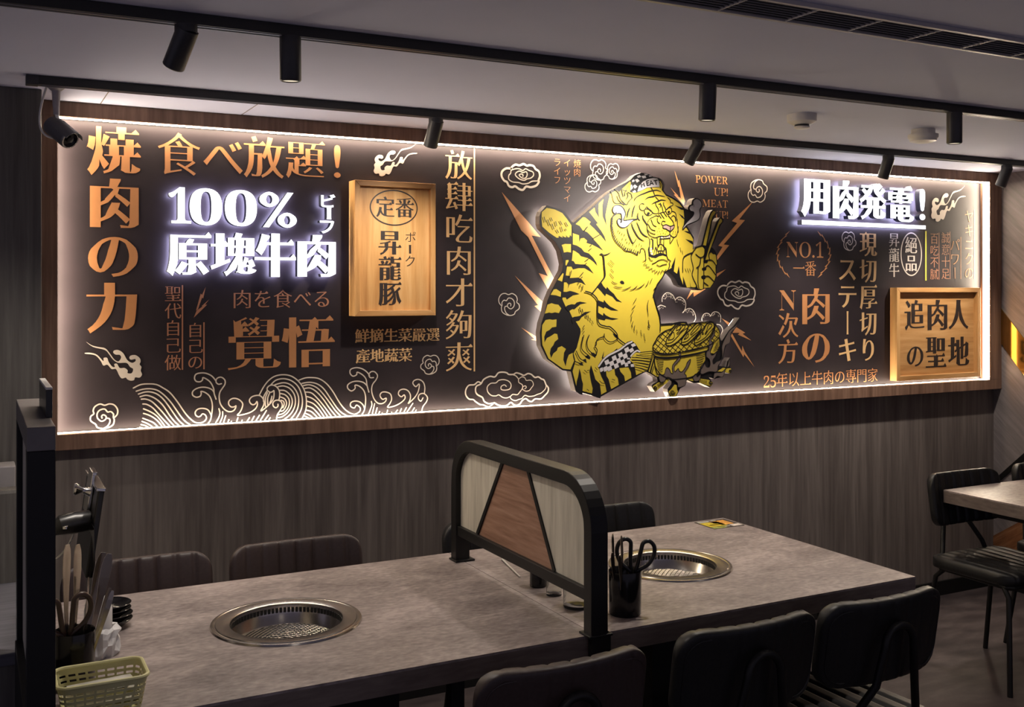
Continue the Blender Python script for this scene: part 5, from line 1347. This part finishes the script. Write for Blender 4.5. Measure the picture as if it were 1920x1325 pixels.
# black stripes and patches
layer('stripes', 'tblack', 2, [
 (TD, [(1070, 600), (1160, 640), (1230, 740), (1330, 780), (1440, 890), (1490, 960), (1600, 1080), (1690, 1200), (1560, 1120), (1440, 1060), (1310, 1020), (1330, 970), (1260, 910), (1180, 920), (1155, 1000), (1150, 850), (1010, 800), (985, 620)]),
 (TD, [(1190, 420), (1360, 310), (1400, 360), (1570, 580), (1530, 600), (1650, 760), (1720, 880), (1755, 1000), (1640, 860), (1480, 690), (1380, 600), (1410, 550), (1290, 450), (1210, 432)]),
 (TD, [(1490, 195), (1600, 70), (1580, 250), (1595, 450), (1520, 330)]), (TD, [(1710, -10), (1840, -60), (1770, 240), (1740, 400), (1765, 630), (1680, 430), (1670, 200)]),
 (TE, [(835, -127), (930, -100), (1020, -45), (1070, 20), (1160, 50), (1240, 130), (1300, 220), (1320, 285), (1240, 200), (1150, 140), (1010, 100), (970, 50), (900, 5), (840, -20)]),
 (TE, [(815, 180), (870, 200), (900, 250), (1000, 260), (1090, 260), (1160, 310), (1250, 435), (1150, 370), (1080, 330), (960, 330), (860, 355), (830, 300), (725, 300), (760, 220)]),
 (TE, [(695, 465), (790, 480), (800, 520), (960, 510), (1030, 550), (1100, 655), (1020, 610), (930, 600), (790, 640), (760, 720), (770, 640), (730, 600), (660, 600), (690, 500)]),
 (TE, [(655, 780), (730, 785), (800, 765), (880, 785), (980, 825), (860, 850), (740, 930), (720, 890), (630, 890)]),
 (TE, [(700, 1080), (760, 1040), (830, 1020), (890, 1025), (930, 985), (990, 970), (1120, 995), (1000, 1020), (950, 1060), (880, 1120), (850, 1110), (770, 1160)]),
 (TE, [(820, 1290), (880, 1260), (930, 1255), (990, 1240), (1080, 1170), (1200, 1155), (1110, 1210), (1020, 1270), (980, 1330), (900, 1350), (850, 1390)]),
 (Pf, [(1118.6, 537.7), (1126.4, 527.9), (1131, 536), (1136.2, 541.6), (1138, 537.7), (1144, 545), (1150.8, 550.8), (1157, 559.9), (1165.8, 566.6), (1155.4, 564.4), (1148, 556), (1136.3, 550.3), (1134.5, 554.9), (1126, 545)]),
 (Pf, [(1119.5, 562), (1131.3, 566.5), (1132.3, 562), (1137, 568), (1143.6, 574.3), (1159.4, 582.5), (1146.3, 581.6), (1133.6, 575.3), (1131.8, 578), (1120, 572)]),
 (Pf, [(1120, 585), (1130.3, 591.5), (1131.3, 586.3), (1136, 591), (1144.5, 595.2), (1159.4, 597.4), (1148, 599.7), (1135.4, 597.4), (1133.6, 600.6), (1120.5, 597.5)]),
 (TK, [(598, 1165), (610, 1050), (625, 1000), (640, 910), (655, 960), (665, 1030), (680, 1080), (672, 1205), (640, 1195)]), (TK, [(752, 940), (770, 868), (800, 960), (820, 1030), (870, 1080), (885, 1190), (875, 1245), (778, 1215), (790, 1130), (770, 1050)]),
 (TK, [(868, 940), (940, 920), (945, 990), (970, 1030), (1000, 1150), (950, 1180), (930, 1080), (890, 1000)]),
 (TH_, [(325, 735), (410, 690), (440, 780), (510, 860), (532, 985), (410, 1045), (390, 900), (340, 840)]), (TH_, [(590, 690), (710, 680), (745, 870), (650, 895), (640, 790)]),
 (TK, [(890, 790), (918, 708), (906, 800)]), (TK, [(1032, 705), (1072, 675), (1052, 712)]),
 (TA, [(140, 475), (300, 370), (560, 240), (550, 300), (470, 440), (530, 492), (450, 470), (370, 430), (330, 480), (250, 420), (165, 440)]),
 (TA, [(1430, 740), (1500, 765), (1640, 805), (1690, 855), (1560, 830)]), (TA, [(1520, 910), (1600, 960), (1655, 1045), (1580, 990)]),
 (TC, [(160, 388), (250, 398), (275, 445), (200, 412)]), (TC, [(182, 500), (280, 528), (296, 585), (230, 540)]), (TC, [(-10, 880), (48, 742), (22, 945), (66, 1000), (92, 872), (112, 1025), (152, 1135), (148, 1010), (205, 1172), (60, 1080), (0, 990)]),
 (TK, [(700, 770), (738, 752), (764, 778), (757, 804), (722, 790)]), (TK, [(768, 732), (800, 728), (828, 752), (816, 784), (790, 765)]), (TK, [(676, 808), (712, 796), (722, 845), (695, 830)]), (TK, [(630, 850), (668, 836), (684, 874), (650, 868)]),
 (TK, [(1018, 512), (1062, 528), (1074, 565), (1042, 552)], True), (TI, [(355, 95), (385, 65), (425, 80), (445, 120), (420, 140), (375, 130)], True),
 (TC, [(535, 635), (580, 690), (575, 712), (545, 692)], True), (TC, [(432, 800), (490, 797), (482, 832), (438, 832)], True), (TC, [(413, 902), (465, 888), (466, 930), (420, 936)], True), (TC, [(403, 1012), (457, 1000), (455, 1052), (410, 1050)], True),
 (TB, [(900, 190), (935, 235), (950, 300), (940, 400), (935, 480), (960, 560), (1020, 570), (1080, 545), (1150, 520), (1240, 540), (1275, 560), (1282, 602), (1200, 575), (1130, 590), (1060, 628), (980, 620), (915, 590), (900, 450), (925, 380), (928, 270)], False),
 (TA, [(545, 480), (550, 380), (570, 240), (640, 160), (770, 95), (900, 110), (1010, 180), (1100, 195), (1130, 260), (1142, 382), (1100, 387), (900, 392), (760, 462), (680, 492), (590, 492)]),
 (TA, [(1108, 213), (1158, 215), (1130, 262)]),
 (TH_, [(12, 660), (60, 580), (105, 520), (205, 448), (310, 390), (430, 330), (500, 270), (570, 212), (650, 185), (725, 245), (820, 395), (808, 415), (725, 408), (650, 490), (620, 560), (700, 640), (708, 692), (540, 695), (330, 720), (70, 792), (20, 705)])])
# yellow slivers on the black behind the ear
layer('ear_marks', 'yellow', 3, [(TA, [(378, 422), (545, 262), (545, 295), (450, 452)]), (TA, [(468, 472), (525, 395), (532, 472)])])
# white pieces: cap, wrist band, smoke, teeth
def sq(cx, cy, u=(38, -20), v=(14, 40)): return (TH_, [(cx - u[0] - v[0], cy - u[1] - v[1]), (cx + u[0] - v[0], cy + u[1] - v[1]), (cx + u[0] + v[0], cy + u[1] + v[1]), (cx - u[0] + v[0], cy - u[1] + v[1])])
CURL = [(190, 830), (220, 765), (290, 738), (370, 765), (430, 845), (448, 930), (418, 1005), (425, 1045), (560, 1025), (690, 1020), (605, 1048), (545, 1100), (480, 1165), (400, 1192), (330, 1165), (288, 1095), (292, 1030), (335, 1012), (362, 1045), (355, 1085), (375, 1060), (365, 930), (330, 905), (240, 910), (200, 880)]
layer('checked_cap', 'twhite', 3, [(TA, [(690, 472), (720, 362), (800, 272), (900, 222), (1010, 197), (1090, 207), (1122, 272), (1130, 375), (1000, 377), (880, 392), (760, 452)])] +
 [(TA, q) for q in ([(640, 235), (690, 212), (735, 258), (680, 292)], [(600, 360), (640, 328), (692, 372), (640, 412)], [(556, 350), (575, 325), (602, 398), (552, 445)], [(588, 475), (640, 440), (668, 480), (610, 490)], [(678, 160), (740, 138), (765, 178), (702, 196)], [(770, 160), (850, 148), (868, 195), (800, 206)], [(820, 115), (890, 108), (900, 140), (848, 142)], [(910, 148), (960, 140), (985, 170), (930, 176)], [(580, 250), (620, 225), (640, 262), (590, 285)])])
layer('wrist_band', 'twhite', 3, [sq(75, 742, (28, -14), (10, 34)), sq(155, 725), sq(230, 718), sq(180, 600), sq(270, 622), sq(320, 520), sq(358, 668), sq(403, 570), sq(440, 462), sq(480, 598), sq(528, 480), sq(560, 365), sq(550, 645, (30, -8), (6, 36)), sq(604, 600, (26, -8), (6, 26)), sq(648, 370, (34, -22), (16, 30)), sq(665, 662, (30, -2), (4, 26)), sq(685, 272, (34, -14), (18, 24)), sq(592, 530, (30, 2), (2, 16))],
 [(TH_, [(24, 675), (110, 555), (210, 468), (320, 412), (440, 348), (560, 255), (655, 208)], 3.6), (TH_, [(636, 482), (690, 420), (755, 378), (805, 398)], 3.2)])
layer('smoke_puff', 'twhite', 3, [(TA, CURL, True)])
layer('smoke_puff', 'twhite', 3, [(Pf, SMOKE_R, True)])
layer('teeth', 'cream', 4, [(TB, [(1155, 195), (1203, 192), (1203, 232), (1160, 234)]), (TB, [(1222, 188), (1250, 188), (1250, 224), (1222, 226)]), (TB, [(1268, 182), (1300, 178), (1300, 222), (1268, 224)]), (TB, [(1312, 178), (1338, 176), (1338, 222), (1312, 222)]),
 (TB, circle(968, 440, 22, 14)), (TB, circle(962, 490, 22, 14)), (TB, circle(978, 540, 22, 14))])
layer('nose', 'tpink', 4, [(TA, [(1200, 1150), (1260, 1130), (1340, 1162), (1420, 1140), (1410, 1200), (1340, 1262), (1220, 1200)])])
layer('steaks', 'yellow', 5, [(TJ, [(312, 430), (330, 370), (400, 270), (480, 172), (545, 127), (620, 132), (648, 190), (600, 290), (540, 360), (470, 425), (380, 470), (320, 460)], True), (TJ, [(552, 425), (570, 360), (630, 290), (700, 222), (770, 150), (815, 132), (850, 165), (840, 235), (770, 320), (700, 395), (620, 450), (562, 450)], True), (TJ, [(757, 435), (770, 372), (840, 300), (900, 232), (945, 150), (1000, 122), (1042, 135), (1050, 195), (1010, 290), (960, 350), (900, 395), (800, 460), (765, 455)], True)])
FLM = [
 (TJ, [(1085, 120), (1065, 240), (1060, 320), (1008, 390), (1040, 430), (1030, 480), (1000, 560), (1020, 620), (1060, 610), (1100, 570), (1080, 640), (1040, 700), (1050, 760), (1100, 720), (1165, 690), (1185, 600), (1178, 500), (1200, 420), (1240, 340), (1300, 240), (1408, 150), (1470, 42), (1400, 190), (1325, 270), (1312, 400), (1290, 442), (1240, 470), (1222, 520), (1197, 640), (1155, 740), (1122, 790), (1100, 880), (980, 880), (870, 920), (838, 850), (900, 742), (940, 800), (990, 800), (990, 700), (930, 640), (940, 580), (970, 520), (980, 400), (1010, 340), (1050, 270)], True),
 (TJ, [(200, 920), (280, 925), (310, 835), (340, 820), (370, 850), (390, 900), (420, 900), (408, 800), (450, 730), (510, 660), (515, 585), (542, 600), (535, 680), (480, 750), (440, 800), (450, 880), (500, 830), (520, 870), (560, 880), (620, 800), (640, 740), (695, 688), (660, 800), (600, 900), (630, 950), (615, 1080), (560, 1115), (500, 1122), (490, 1060), (430, 1010), (330, 965), (290, 1030), (240, 1050), (205, 1000)], True),
 (TJ, [(728, 970), (770, 915), (800, 960), (850, 920), (832, 1010), (760, 1030)], True), (TJ, [(1060, 900), (1100, 890), (1180, 885), (1260, 800), (1290, 690), (1302, 690), (1300, 790), (1242, 832), (1195, 960), (1110, 950), (1050, 1000)], True)]
layer('flames', 'tgrey', 6, FLM)
def hatchnet(poly, ang, gap):
    a = math.radians(ang); d = (math.cos(a), math.sin(a)); n = (-d[1], d[0]); out = []
    def inside(x, y):
        c = False
        for i in range(len(poly)):
            (x0, y0), (x1, y1) = poly[i - 1], poly[i]
            if (y0 > y) != (y1 > y) and x < (x1 - x0) * (y - y0) / (y1 - y0) + x0: c = not c
        return c
    for k in range(-16, 17):
        run = []
        for t in range(-800, 801, 12):
            x, y = 620 + n[0] * gap * k + d[0] * t, 350 + n[1] * gap * k + d[1] * t
            if inside(x, y): run.append((x, y))
            elif len(run) > 1: out.append((TJ, [run[0], run[-1]], 1.25, 'l')); run = []
            else: run = []
        if len(run) > 1: out.append((TJ, [run[0], run[-1]], 1.25, 'l'))
    return out
layer('net_lines', 'tblack', 4, (), hatchnet(NET, 40, 63) + hatchnet(NET, -52, 63))
def ticks(f, pts, n, dx, dy, wv=1.3):
    q = smooth(pts, 12); L_ = [0]
    for i in range(1, len(q)): L_.append(L_[-1] + math.hypot(q[i][0] - q[i - 1][0], q[i][1] - q[i - 1][1]))
    out = []
    for k in range(n):
        s = L_[-1] * (k + .5) / n; i = max(j for j in range(len(L_)) if L_[j] <= s); i = min(i, len(q) - 1)
        x, y = q[i]; out.append((f, [(x, y), (x + dx * .6 + 6, y + dy * .5), (x + dx, y + dy)], wv))
    return out
def c8(x, y, r, f, wv): return (f, circle(x, y, r, 12) + [(x + r, y)], wv)
JAW = [(250, 930), (180, 990), (165, 1100), (165, 1200), (185, 1300), (215, 1400), (280, 1500), (380, 1590), (450, 1652), (560, 1672), (690, 1735)]
STK = [(f[0], f[1] + [f[1][0]], 1.3) for f in FLM]
STK += [(TA, s) for s in ([(150, 445), (180, 530), (200, 620), (240, 700), (330, 705), (480, 732)], [(280, 560), (320, 650), (420, 740)], [(230, 420), (310, 500), (335, 580), (370, 650), (450, 725)], [(370, 440), (390, 520), (400, 570)], [(440, 480), (430, 560)], [(480, 500), (498, 560), (468, 620)], [(582, 600), (520, 660), (480, 732)], [(500, 492), (560, 520), (580, 600)],
 [(960, 395), (1000, 460), (1030, 540)], [(1050, 580), (1110, 645)], [(820, 720), (770, 710), (730, 750), (740, 820), (790, 850), (830, 830), (870, 775), (895, 800), (960, 850), (1000, 900), (1080, 910), (1110, 870), (1100, 810), (1060, 750), (1050, 700)],
 [(820, 840), (840, 910), (900, 950), (960, 930), (992, 890), (930, 840), (880, 812), (820, 840)], [(1110, 720), (1150, 730), (1140, 790)], [(1140, 700), (1170, 760), (1190, 830), (1200, 880), (1240, 870), (1250, 820), (1210, 740), (1210, 690)], [(1110, 905), (1170, 890), (1200, 882)],
 [(1250, 850), (1280, 920), (1340, 910), (1370, 860), (1360, 800), (1320, 790), (1270, 830)], [(1290, 590), (1340, 640), (1350, 690), (1390, 700), (1390, 745), (1330, 770), (1260, 832)], [(1150, 910), (1185, 960), (1220, 1010)], [(1210, 890), (1270, 970)], [(1110, 930), (1160, 1000)],
 [(880, 1170), (890, 1080), (940, 1010), (1000, 980), (1060, 950), (1110, 970)], [(960, 1030), (1000, 1130), (1060, 1170)], [(1080, 1000), (1090, 1070), (1130, 1110)], [(900, 1120), (960, 1220), (1040, 1250)], [(1200, 1150), (1190, 1190), (1230, 1210), (1260, 1212)], [(1200, 1150), (1260, 1130), (1340, 1162), (1420, 1140), (1410, 1200), (1340, 1262), (1260, 1215)], [(1345, 1160), (1340, 1290)],
 [(1240, 1070), (1190, 1060), (1165, 1110), (1195, 1150)], [(1300, 950), (1390, 1060), (1415, 1135)], [(1370, 860), (1440, 890), (1460, 960), (1460, 1050)], [(1360, 985), (1400, 950), (1440, 980), (1450, 1060)], [(1480, 1020), (1488, 1150), (1500, 1280)], [(1120, 270), (1155, 340), (1140, 400)], [(1155, 225), (1215, 340), (1195, 445)])]
STK += [(TA, CURL + [CURL[0]], 1.8), (Pf, SMOKE_R + [SMOKE_R[0]], 2.0), (Pf, [(1294, 385.2), (1298.5, 382), (1300, 387)], 1.4)]
STK += [(TA, s, 3.0, 't') for s in ([(620, 665), (650, 600), (740, 540), (820, 510), (920, 470), (1010, 450), (1080, 445), (1155, 475)], [(835, 635), (900, 590), (1000, 570), (1080, 545), (1235, 572)], [(965, 725), (1030, 690), (1100, 665), (1160, 640), (1255, 650)], [(540, 785), (500, 880), (478, 995)], [(640, 735), (600, 850), (578, 985)], [(700, 885), (690, 960), (700, 1010), (740, 1055)], [(790, 935), (800, 1010), (850, 1090), (882, 1155)],
 [(480, 1180), (500, 1290), (540, 1400), (600, 1500), (670, 1415 - 1100 + 1085)], [(565, 1085), (590, 1180), (650, 1300), (720, 1400), (835, 1470)], [(665, 1065), (710, 1170), (760, 1280), (830, 1350), (912, 1385)])]
STK += ticks(TA, JAW, 26, 26, -62) + [(TA, JAW, 2.0)]
STK += [(TB, s) for s in ([(880, 0), (885, 80), (920, 160), (980, 200), (1050, 215), (1130, 188), (1250, 188), (1325, 155), (1332, 80)], [(1332, 150), (1400, 208), (1460, 180), (1490, 90), (1500, 0)], [(890, 60), (950, 120), (1040, 150)], [(1130, 236), (1200, 238), (1340, 226)], [(1340, 190), (1335, 330), (1395, 245), (1410, 205)], [(1080, 220), (1085, 330), (1110, 400), (1130, 330), (1145, 205)], [(950, 245), (985, 255), (985, 440)], [(1000, 260), (1000, 450)], [(1080, 470), (1100, 375), (1160, 345), (1210, 395), (1220, 470)],
 [(1010, 540), (1035, 470), (1050, 400), (1070, 470), (1060, 550)], [(1090, 480), (1210, 478)], [(1110, 490), (1115, 525)], [(1150, 490), (1152, 520)], [(1190, 490), (1190, 522)], [(1160, 390), (1160, 460)], [(1205, 530), (1240, 432), (1262, 525)], [(1215, 240), (1212, 380), (1260, 440), (1272, 580), (1285, 610)], [(1160, 250), (1150, 340)],
 [(915, 605), (940, 660), (985, 682)], [(980, 742), (1050, 710), (1110, 670), (1200, 655), (1290, 692)], [(1070, 760), (1130, 785), (1190, 762), (1270, 745)], [(690, 560), (688, 490), (740, 522), (748, 450), (790, 430), (830, 470), (848, 560), (855, 670)])]
STK += [(TB, [(855, 670), (790, 692), (850, 712), (800, 762), (880, 765), (850, 812), (930, 800), (908, 862), (980, 830), (978, 892), (1040, 860), (1030, 938), (1080, 880), (1090, 948), (1130, 880), (1150, 932), (1180, 870), (1222, 902), (1250, 860), (1292, 872), (1330, 775), (1318, 720), (1355, 690), (1290, 640), (1280, 600)], 1.8, 'l')]
STK += [(TB, [(x, y), (x + 4, y + 8)], 1.2, 'l') for x, y in ((1080, 90), (1130, 85), (1180, 70), (1090, 155), (1145, 135), (1200, 120), (1260, 90), (1240, 140), (1400, 90), (1440, 100), (1390, 130), (1440, 140), (1115, 30))]
STK += [(TB, [(x, y), (x - 6, y + 30), (x - 14, y + 48)], 1.1) for x, y in ((310, 60), (340, 90), (380, 120), (430, 140), (390, 220), (460, 230), (480, 290), (530, 300), (600, 330), (670, 360), (730, 330), (770, 360), (440, 420), (500, 430), (560, 450), (620, 460), (650, 490))]
STK += [(TI, s, 1.5, 't') for s in ([(178, 68), (220, 110), (298, 132)], [(222, 180), (300, 205), (398, 206)], [(388, 262), (480, 240), (584, 184)], [(548, 263), (630, 240), (712, 168)], [(655, 250), (760, 210), (865, 122)], [(872, 198), (920, 130), (942, 62)], [(968, 122), (1012, 18)], [(690, 428), (620, 548)], [(667, 578), (593, 658)], [(632, 673), (568, 795)], [(590, 800), (575, 915)], [(625, 900), (595, 980), (612, 1045)], [(657, 985), (640, 1060), (657, 1118)], [(690, 1080), (706, 1158)], [(775, 1088), (800, 1215)], [(840, 1158), (872, 1315)], [(940, 460), (915, 590), (936, 815)])]
STK += [(TI, [(935, 885), (945, 980), (925, 1010), (950, 1050), (962, 1000), (940, 970)], 1.4), (TB, [(140, 668), (222, 752)], 1.5, 't'), (TB, [(98, 713), (192, 803)], 1.5, 't'), (TB, [(150, 838), (212, 912)], 1.5, 't'), (TB, [(133, 932), (212, 1028)], 1.5, 't')]
STK += [(TI, [(1230, 0), (1130, 150), (1035, 270)], 2.0, 't'), (TI, [(1110, 200), (1060, 330), (1018, 425)], 1.8, 't'), (TI, [(1050, 400), (1105, 600), (1175, 830), (1180, 1105)], 2.4), (TI, [(1195, 968), (1435, 952)], 2.2)]
STK += [(TE, [(1380, 60), (1430, 95), (1450, 300), (1460, 480), (1390, 590), (1220, 812)], 2.8), (TE, [(1420, 82), (1500, 70), (1568, 32)], 2.0, 't'), (TE, [(1090, 775), (1200, 810), (1290, 890), (1328, 960)], 2.6), (TK, [(843, 150), (848, 380), (930, 430), (985, 440), (1055, 510), (1075, 570), (1150, 628)], 2.4),
 (TK, [(915, 515), (920, 560), (960, 600), (1010, 605), (1070, 570)], 1.8), (TK, [(915, 550), (870, 560), (830, 590), (825, 640), (810, 655), (835, 700), (822, 760)], 2.0), (TK, [(685, 530), (660, 640), (670, 700), (740, 762)], 1.9), (TK, [(745, 530), (720, 610), (735, 690), (790, 742)], 1.9), (TK, [(600, 710), (640, 790), (690, 822)], 1.9), (TK, [(580, 825), (645, 850)], 1.9)]
STK += [(TK, [a, b], 1.3) for a, b in (((640, 220), (645, 265)), ((663, 235), (674, 280)), ((708, 300), (720, 330)), ((730, 320), (742, 350)), ((755, 340), (766, 370)), ((780, 370), (790, 402)), ((692, 420), (680, 440)), ((687, 455), (675, 472)), ((690, 485), (680, 502)), ((690, 925), (715, 945)), ((725, 930), (745, 925)), ((815, 895), (835, 920)), ((1005, 1028), (1035, 1038)), ((720, 1140), (740, 1155)), ((862, 1045), (885, 1068)), ((885, 1070), (920, 1075)))]
STK += [(TE, [a, b], 1.5) for a, b in (((1150, 150), (1095, 190)), ((1110, 235), (1080, 265)), ((1045, 415), (990, 485)), ((1025, 500), (1000, 525)), ((960, 595), (955, 635)), ((995, 640), (985, 695)), ((1040, 665), (1025, 755)), ((820, 380), (790, 500)), ((975, 1085), (995, 1165)), ((1025, 1120), (1040, 1175)), ((1095, 1210), (1100, 1260)), ((1130, 1230), (1150, 1300)))]
STK += [(TD, [a, b], 1.6) for a, b in (((350, 440), (378, 550)), ((435, 505), (480, 622)), ((505, 460), (535, 522)), ((530, 600), (572, 712)), ((610, 545), (635, 640)), ((710, 535), (755, 612)), ((835, 565), (880, 645)), ((735, 665), (765, 760)), ((635, 730), (675, 790)), ((830, 710), (850, 740)), ((1330, 660), (1262, 750)), ((1615, 830), (1460, 920)), ((1415, 1065), (1395, 1095)), ((1415, 1150), (1368, 1185)))]
STK += [(TC, s, 2.2) for s in ([(330, 612), (280, 680), (255, 750), (285, 900), (270, 1000), (335, 1145)], [(280, 685), (190, 722), (145, 780), (140, 950)], [(330, 612), (430, 592), (450, 640), (432, 730), (380, 755), (320, 710)], [(390, 755), (370, 860), (330, 900)], [(352, 880), (350, 1100), (365, 1190)], [(432, 740), (430, 1000), (425, 1190)], [(510, 790), (500, 705), (545, 665)], [(430, 802), (540, 792), (612, 885)], [(455, 885), (502, 872), (602, 1005)], [(445, 1020), (500, 1015), (582, 1098)], [(430, 1098), (490, 1142)], [(410, 588), (505, 215), (548, 122), (578, 100), (607, 130), (592, 168), (562, 198), (540, 270), (470, 592)], [(440, 800), (515, 560), (630, 262), (663, 206), (698, 236), (694, 270), (658, 308), (545, 605)])]
STK += [(TC, s, 1.3, 't') for s in ([(172, 905), (192, 955)], [(202, 905), (222, 960)], [(232, 905), (246, 945)], [(58, 505), (82, 605)], [(103, 615), (115, 680)], [(130, 660), (140, 712)])]
STK += [(TH_, s, 1.7) for s in ([(812, 412), (1035, 390)], [(1042, 385), (1030, 470), (985, 640), (945, 772)], [(1078, 515), (1040, 660), (1005, 800)], [(735, 462), (860, 480), (1015, 476)], [(650, 508), (820, 520), (1000, 542)], [(650, 566), (820, 572), (980, 598)], [(715, 605), (840, 628), (962, 652)], [(715, 650), (840, 672), (950, 706)], [(712, 690), (820, 720), (930, 768)])]
STK += [(TJ, s, 2.2) for s in (RIM + [RIM[0]], BOWL + [BOWL[0]], NET + [NET[0]], [(130, 640), (300, 665), (480, 650)], [(580, 640), (760, 605), (920, 562)])]
STK += [(TJ, s + [s[0]], 2.2) for s in ([(312, 430), (330, 370), (400, 270), (480, 172), (545, 122), (625, 128), (655, 190), (605, 295), (545, 368), (470, 432), (380, 478), (318, 466)], [(548, 425), (568, 360), (630, 285), (700, 218), (770, 145), (815, 126), (858, 165), (846, 240), (775, 328), (700, 402), (620, 458), (560, 458)], [(752, 435), (768, 370), (840, 295), (897, 228), (940, 148), (1000, 116), (1050, 130), (1058, 198), (1016, 296), (962, 358), (900, 402), (800, 468), (760, 462)])]
STK += [(TJ, s, 1.4) for s in ([(318, 440), (400, 425), (480, 350), (560, 260), (645, 200)], [(345, 390), (395, 300), (430, 268), (442, 330), (418, 372), (350, 392)], [(470, 215), (515, 165), (538, 180), (520, 225), (470, 238)], [(475, 290), (520, 245), (560, 180), (590, 158), (610, 185), (560, 240), (490, 305)], [(560, 425), (640, 405), (720, 330), (845, 235)], [(592, 380), (630, 320), (660, 288), (655, 340), (600, 378)], [(690, 300), (740, 225), (810, 155), (835, 165), (780, 240), (700, 312)], [(765, 435), (830, 410), (920, 350), (980, 280), (1050, 200)], [(785, 385), (800, 335), (840, 300), (848, 340), (800, 392)], [(870, 300), (885, 270), (895, 295), (872, 302)], [(915, 295), (945, 240), (960, 180), (985, 140), (1025, 150), (1010, 190), (970, 230), (925, 305)])]
STK += [(TJ, [(160 + 6 * i, 690 + 26 * i), (205 + 4 * i, 712 + 26 * i), (272 - 3 * i, 718 + 27 * i)], 1.5) for i in range(7)] + [(TJ, [(782 + 4 * i, 640 + 36 * i), (850, 630 + 36 * i), (915 - 10 * i, 612 + 34 * i)], 1.5) for i in range(8)]
STK += [(TJ, [(1050 + 8 * i, 560 - 22 * i), (1090 + 5 * i, 545 - 24 * i), (1128, 520 - 22 * i)], 1.3) for i in range(6)]
for x, y, r in ((145, 1130, 26), (412, 1205, 40), (1005, 1050, 30), (1310, 868, 20)):
    STK += [(TJ, [(x + r * (1 - .75 * i / 22) * math.cos(.55 * i), y + r * (1 - .75 * i / 22) * math.sin(.55 * i)) for i in range(22)], 1.6)]
STK += [(TJ, [(180 + 16 * i, 1075 - 8 * i), (196 + 16 * i, 1115 - 8 * i)], 1.2) for i in range(6)] + [(TJ, [(850 + 18 * i, 1000 + 4 * i), (846 + 18 * i, 1040 + 4 * i)], 1.2) for i in range(6)]
STK += [(TJ, [(105, 648), (36, 872)], 1.8), (TJ, [(128, 660), (62, 892)], 1.8), (TJ, [(90, 905), (122, 800)], 1.6), (TJ, [(180, 930), (150, 820)], 1.6)]
FL = [(TA, circle(905, 908, 28, 14)), (TA, circle(1312, 878, 24, 14)), (TJ, circle(522, 575, 20, 12))]
FL += [(TA, s) for s in ()]
for nm, frs in (('face_lines', (TA, TB)), ('body_lines', (TI, TE, TK, TD, TG)), ('hand_lines', (TC,)), ('brazier_lines', (TH_, TJ)), ('smoke_lines', (TP,))):
    layer(nm, 'tblack', 7, [q for q in FL if q[0] in frs], [q for q in STK if q[0] in frs])
ML = [[(770, 382), (757, 312), (790, 342), (812, 298), (828, 365)], [(868, 262), (882, 352)], [(868, 264), (908, 254)], [(875, 304), (906, 298)], [(880, 349), (918, 341)], [(938, 342), (955, 250), (1002, 330)], [(950, 312), (986, 306)], [(1015, 256), (1078, 245)], [(1045, 250), (1062, 330)]]
layer('cap_lettering', 'tblack', 7, (), [(TA, s, 2.2, 'l') for s in ML])
